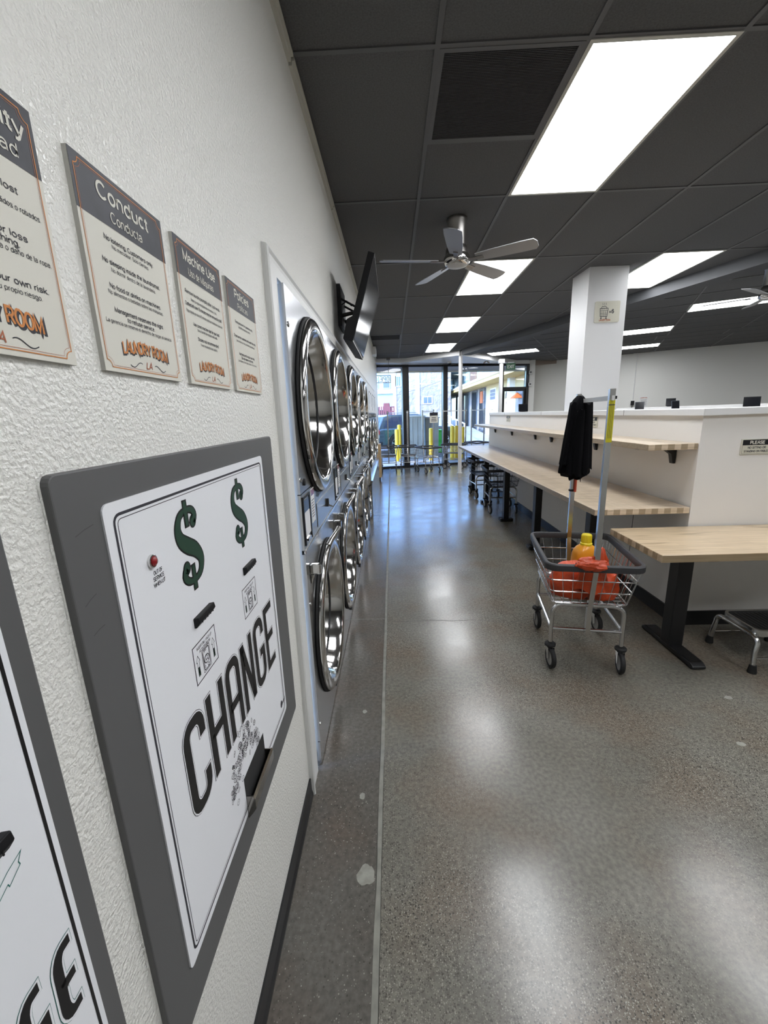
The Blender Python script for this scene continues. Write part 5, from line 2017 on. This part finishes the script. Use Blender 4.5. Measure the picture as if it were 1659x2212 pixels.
rw_ = MB().mat('carglass')
rw_.add([(.115, .25, 1.04), (.40, .32, 1.42), (.40, 1.43, 1.42), (.115, 1.5, 1.04)], [(0, 1, 2, 3)])
rw_.build('rear_window', 'carglass', car)
MB().mat('tail').box((-.01, -.012, .78), (.12, .2, .96)).build('tail_light', 'tail', car, bevel=.02)
MB().mat('tailw').box((-.012, -.012, .64), (.10, .2, .77)).build('reverse_light', 'tailw', car, bevel=.02)
MB().mat('cart').box((-.06, -.02, .34), (.25, 1.77, .52)).build('bumper', 'cart', car, bevel=.04)
rl = MB().mat('alloy')
rl.tube([(.62, .18, 1.545), (.7, .18, 1.59), (2.1, .18, 1.59), (2.2, .18, 1.545)], .015, 6)
rl.build('roof_rail', 'alloy', car, True)
for wx_ in (.92, 3.62):
    for wy_ in (.02, 1.55):
        a = MB().mat('rubber')
        a.lathe([(.22, -.02), (.34, -.03), (.36, .0), (.36, .17), (.22, .18)], 'y', 28, (wx_, wy_, .36))
        wo = a.build('wheel', 'rubber', car, True)
        a = MB().mat('alloy')
        a.ringlathe([(.235, -.035), (.215, -.03), (.20, .02)], 'y', 24, (wx_, wy_, .36))
        for k in range(5):
            q = 2*pi*k/5+.3
            a.tube([(wx_+.03*cos(q), wy_-.02, .36+.03*sin(q)), (wx_+.215*cos(q), wy_-.025, .36+.215*sin(q))], .028, 6)
        a.build('rim', 'alloy', wo, True)
    MB().mat('cart').ringlathe([(.37, -.03), (.44, -.034), (.45, -.01), (.37, -.01)], 'y', 28, (wx_, 0, .36)).build('wheel_arch', 'cart', car, True)

# dumpsters
for i, (x0, x1, y, z1, lab) in enumerate([(.97, 1.52, 14.6, 1.50, 'tall grey bin outside with a pale lid, directly right of the first mullion'), (1.57, 2.05, 14.95, 1.42, 'darker grey bin outside behind the hanging cart sign')]):
    t = thing('dumpster', lab, 'dumpster', (x0, y, 0))
    w_ = x1-x0
    b = MB().mat('bind').prism([(.02, .0), (w_-.02, 0), (w_, z1-.06), (0, z1-.06)], 0, .62, 'y')
    b.build('body', 'bind', t, bevel=.012)
    MB().mat('binl' if i == 0 else 'bind').prism([(-.03, z1-.06), (w_+.03, z1-.06), (w_+.02, z1-.02), (-.02, z1)], -.04, .66, 'y').build('lid', 'binl', t, bevel=.008)
    r_ = MB().mat('bind')
    for k in range(3):
        xx = w_*(.2+.3*k)
        r_.box((xx-.02, -.014, .08), (xx+.02, .004, z1-.12))
    r_.build('rib', 'bind', t)
    MB().mat('blackm').cyl((.05, .58, .07), (w_-.05, .58, .07), .07, 12).build('axle_wheel', 'blackm', t, True)
t = thing('wheelie_bin', 'bright green wheelie bin beside the grey dumpsters', 'bin', (2.02, 15.9, 0))
MB().mat('bin').prism([(.06, .06), (.30, .06), (.36, .86), (0, .86)], 0, .42, 'y').build('body', 'bin', t, bevel=.015)
MB().mat('bin').prism([(-.02, .86), (.38, .86), (.37, .91), (.0, .93)], -.02, .46, 'y').build('lid', 'bin', t, bevel=.01)
MB().mat('rubber').cyl((.02, .38, .08), (.34, .38, .08), .08, 14).build('wheel', 'rubber', t, True)
MB().mat('bin').cyl((.02, .45, .84), (.34, .45, .84), .015, 8).build('handle', 'bin', t, True)

bl = ['nearest yellow bollard by the dark green SUV', 'taller yellow bollard just behind the one by the SUV', 'single yellow bollard in front of the grey dumpsters',
      'left bollard of the yellow group by the white pole', 'middle bollard of the yellow group by the white pole', 'right bollard of the yellow group, mostly behind the white pole']
for i, (x, y, z) in enumerate([(.535, 13.8, 1.07), (.63, 14.6, 1.19), (1.663, 13.8, 1.07), (2.36, 13.8, 1.12), (2.52, 13.95, 1.12), (2.70, 13.8, 1.08)]):
    t = thing('bollard', bl[i], 'bollard', (x, y, 0), group='yellow bollards outside the window')
    MB().mat('bollard').lathe([(0, -.02), (.068, -.02), (.068, z-.04), (.055, z-.012), (.02, z), (0, z)], 'z', 20).build('post', 'bollard', t, True)
    MB().mat('walk').cyl((0, 0, -.02), (0, 0, .015), .1, 16).build('footing', 'walk', t, True)

# red slatted fence
t = thing('slat_fence', 'dark red vertical slat fence behind the SUV', 'fence', (-6, 30, 0))
f = MB().mat('fence')
for k in range(45):
    x = k*.148
    MB().mat('fence').box((x, 0, -.03), (x+.10, .03, 2.12)).build('slat', 'fence', t)
MB().mat('fence').box((0, .03, .4), (6.6, .07, .5)).box((0, .03, 1.7), (6.6, .07, 1.8)).build('rail', 'fence', t)

# pale stucco building
t = thing('stucco_building', 'pale rough-walled building across the lot with two small windows', 'building', (.6, 32, 0))
MB().mat('stucco').box((0, 0, -.05), (4.25, 8, 5.6)).build('wall', 'stucco', t)
MB().mat('trimc').box((-.06, -.05, 0), (.18, .0, 5.7)).build('corner_strip', 'trimc', t)
MB().mat('trimc').box((1.62, -.07, 0), (1.92, .0, 5.6)).build('pilaster', 'trimc', t)
MB().mat('trimc').box((-.1, -.1, 5.6), (4.3, 8.1, 5.9)).build('parapet', 'trimc', t)
for (x0, z0, x1, z1) in ((.18, 3.6, .52, 4.26), (2.2, 2.28, 2.82, 2.72)):
    fr_ = MB().mat('trimc').box((x0-.06, -.05, z0-.06), (x1+.06, .0, z1+.06)).build('window', 'trimc', t)
    for k in range(2):
        xa = x0+(x1-x0)*k/2
        MB().mat('exwin').box((xa+.015, -.056, z0), (xa+(x1-x0)/2-.015, -.045, z1)).build('pane', 'exwin', fr_)
MB().mat('stucco').add([(1.9, -.0, 0), (4.2, -.0, 0), (4.2, -.9, 0), (1.9, -.9, 0), (2.6, -.0, 1.6), (4.2, -.0, 1.6), (4.2, -.5, 1.6), (2.6, -.5, 1.6)], [(3, 2, 6, 7), (0, 3, 7, 4), (4, 7, 6, 5), (1, 0, 4, 5), (2, 1, 5, 6)]).build('buttress', 'stucco', t)
ln = MB().mat('grey').tube([(0, -.15, 2.9), (2.0, -.3, 3.35), (4.2, -.5, 4.05)], .012, 4).build('cable', 'grey', t)

t = thing('teal_building', 'pale teal building with a dark garage far behind the red fence', 'building', (-9, 42, 0))
MB().mat('pteal').box((0, 0, 2.3), (9.7, 6, 6.2)).build('upper_wall', 'pteal', t)
MB().mat('garage').box((.2, .6, 0), (9.5, 6, 2.3)).build('garage', 'garage', t)
MB().mat('rail').box((-.05, -.15, 3.55), (9.75, .02, 3.85)).build('band', 'rail', t)
for k in range(8):
    x = .6+k*1.15
    fr_ = MB().mat('rail').box((x-.05, -.06, 4.05), (x+.65, .0, 4.75)).build('window', 'rail', t)
    MB().mat('exwin').box((x, -.07, 4.1), (x+.6, -.05, 4.7)).build('pane', 'exwin', fr_)
MB().mat('trimc').box((9.72, -.2, 0), (9.95, .4, 6.2)).build('post', 'trimc', t)
t = thing('parked_truck', 'small red and white vehicle by the dark garage', 'vehicle', (-.35, 34, 0))
MB().mat('fence').box((.1, 0, 1.8), (.6, 1.8, 2.45)).build('box_body', 'tail', t, bevel=.05)
MB().mat('rail').box((-.3, 0, 1.9), (.10, 1.8, 2.3)).build('cab', 'rail', t, bevel=.08)
MB().mat('blackm').box((-.3, .1, -.02), (.6, 1.7, 1.8)).build('chassis', 'blackm', t)

# shop row on the right
SX = 6.0
t = thing('shop_row', 'cream shop row with yellow fascia and blue rounded signs on the right', 'building', (SX, 0, 0))
MB().mat('shop').box((.0, 13.5, 0), (6, 25.3, 3.6)).build('cream_wall', 'shop', t)
MB().mat('stucco').box((.12, 25.3, 0), (6, 46, 3.1)).build('storefront_wall', 'stucco', t)
MB().mat('fascia').prism([(-.9, 2.98), (-.9, 3.16), (-.55, 3.40), (-.2, 3.55), (.3, 3.55), (.3, 2.98)], 13.5, 47, 'y').build('fascia', 'fascia', t)
MB().mat('trimc').prism([(-.95, 3.16), (-.92, 3.22), (-.5, 3.45), (-.5, 3.38), (-.9, 3.14)], 13.5, 47, 'y').build('gutter', 'trimc', t)
MB().mat('rail').box((.3, 24, 3.5), (6, 47, 5.2)).build('upper_wall', 'rail', t)
for (y0, y1, z0, z1, mm) in ((24.2, 28.6, 3.55, 4.75, 'signb'), (29.3, 31.2, 3.5, 4.7, 'signbr'), (31.4, 34.2, 3.5, 4.7, 'signb'), (35.2, 38.4, 3.5, 4.7, 'signb'), (40.0, 42.6, 3.5, 4.7, 'signb'), (44.5, 46.4, 3.5, 4.5, 'signb')):
    s_ = MB().mat(mm)
    s_.prism([(p[0], p[1]) for p in rrect(y0, z0, y1, z1, .25, 4)], .1, .32, 'x')
    so2 = s_.build('sign_panel', mm, t)
    if mm == 'signb':
        l_ = MB().mat('rail')
        for k in range(3):
            yy_ = y0+.5+(y1-y0-1.0)*k/2.6
            l_.prism(rrect(yy_, z0+.35, yy_+.12, z1-.3, .03, 1), .085, .1, 'x')
            l_.prism(rrect(yy_+.12, z0+.35, yy_+.4, z0+.46, .03, 1), .085, .1, 'x')
        l_.build('sign_mark', 'rail', so2)
for k, (y0, y1) in enumerate(((26.0, 27.6), (28.4, 30.2), (31.2, 33.2), (34.2, 36.4), (37.4, 40.0), (41, 44))):
    fr_ = MB().mat('exwin').box((.06, y0, .3), (.13, y1, 2.92)).build('shop_door', 'exwin', t)
    MB().mat('shopg').box((.045, y0+.08, .42), (.07, (y0+y1)/2-.04, 2.82)).build('pane', 'shopg', fr_)
    MB().mat('shopg').box((.045, (y0+y1)/2+.04, .42), (.07, y1-.08, 2.82)).build('pane', 'shopg', fr_)
MB().mat('osign').box((.02, 26.5, 2.05), (.045, 27.2, 2.75)).build('orange_poster', 'osign', t)
for (y0, y1, z0, z1) in ((23.0, 24.1, 2.15, 2.70),):
    fr_ = MB().mat('rail').box((-.04, y0-.06, z0-.06), (.0, y1+.06, z1+.06)).build('window', 'rail', t)
    for k in range(3):
        za = z0+(z1-z0)*k/3
        MB().mat('exwin').box((-.05, y0, za+.01), (-.03, y1, za+(z1-z0)/3-.01)).build('pane', 'exwin', fr_)
MB().mat('binl').box((-.06, 23.4, 1.62), (0, 24.0, 1.95)).build('vent_box', 'binl', t)
pl_ = MB().mat('signbr')
random.seed(5)
pl_.tube([(-.02, 20.6, 1.55), (-.02, 20.75, 1.9), (-.02, 20.6, 2.2)], .03, 6)
for k in range(11):
    q = -.3+k*.36
    pl_.prism([(20.6, 2.2), (20.6+.45*cos(q)+.06, 2.2+.26*sin(q)), (20.6+.30*cos(q)-.1*sin(q), 2.2+.22*sin(q)+.06)], -.03, -.01, 'x')
pl_.build('palm_mark', 'signbr', t)
MB().mat('rail').box((-.25, 19.5, 0), (0, 19.9, 3.0)).build('white_column', 'rail', t)
MB().mat('exwin').box((-.02, 18.0, .2), (.02, 19.3, 2.4)).build('dark_opening', 'exwin', t)
um = MB().mat('osign').add([(-.4, 18.3, 2.05), (-.4, 18.9, 2.05), (.1, 18.9, 2.05), (.1, 18.3, 2.05), (-.15, 18.6, 2.3)], [(0, 1, 4), (1, 2, 4), (2, 3, 4), (3, 0, 4)])
um.build('red_canopy', 'osign', t)
tb = MB().mat('pteal').tube([(-1.1, 47, 4.75), (-.2, 37, 5.1), (.7, 28, 5.2)], .75, 20).build('round_duct', 'pteal', t, True)
MB().mat('exwin').ringlathe([(.78, 0), (.80, .05), (.80, .3), (.78, .35)], 'y', 20, (-.65, 42.0, 4.9)).build('duct_band', 'exwin', tb, True)
# ramp with white handrail
t = thing('ramp', 'concrete ramp with white handrail before the shop row', 'ramp', (4.0, 21, 0))
MB().mat('walk').add([(0, 0, -.02), (1.9, 0, -.02), (1.9, 9, -.02), (0, 9, -.02), (0, 9, .55), (1.9, 9, .55), (0, .0, 0.0), (1.9, 0, .0)], [(6, 7, 5, 4), (0, 6, 4, 3), (1, 2, 5, 7), (3, 4, 5, 2)]).build('slab', 'walk', t)
hr = MB().mat('rail')
for k in range(4):
    y = .4+k*2.7
    hr.cyl((.06, y, y/9*.55), (.06, y, y/9*.55+.95), .03, 8)
hr.build('rail_post', 'rail', t, True)
hr = MB().mat('rail').tube([(.06, .1, .3), (.06, .1, .95), (.06, 8.8, 1.5), (.06, 8.8, .6)], .035, 8)
hr.tube([(.06, .3, .5), (.06, 8.7, 1.05)], .025, 8)
hr.build('handrail', 'rail', t, True)
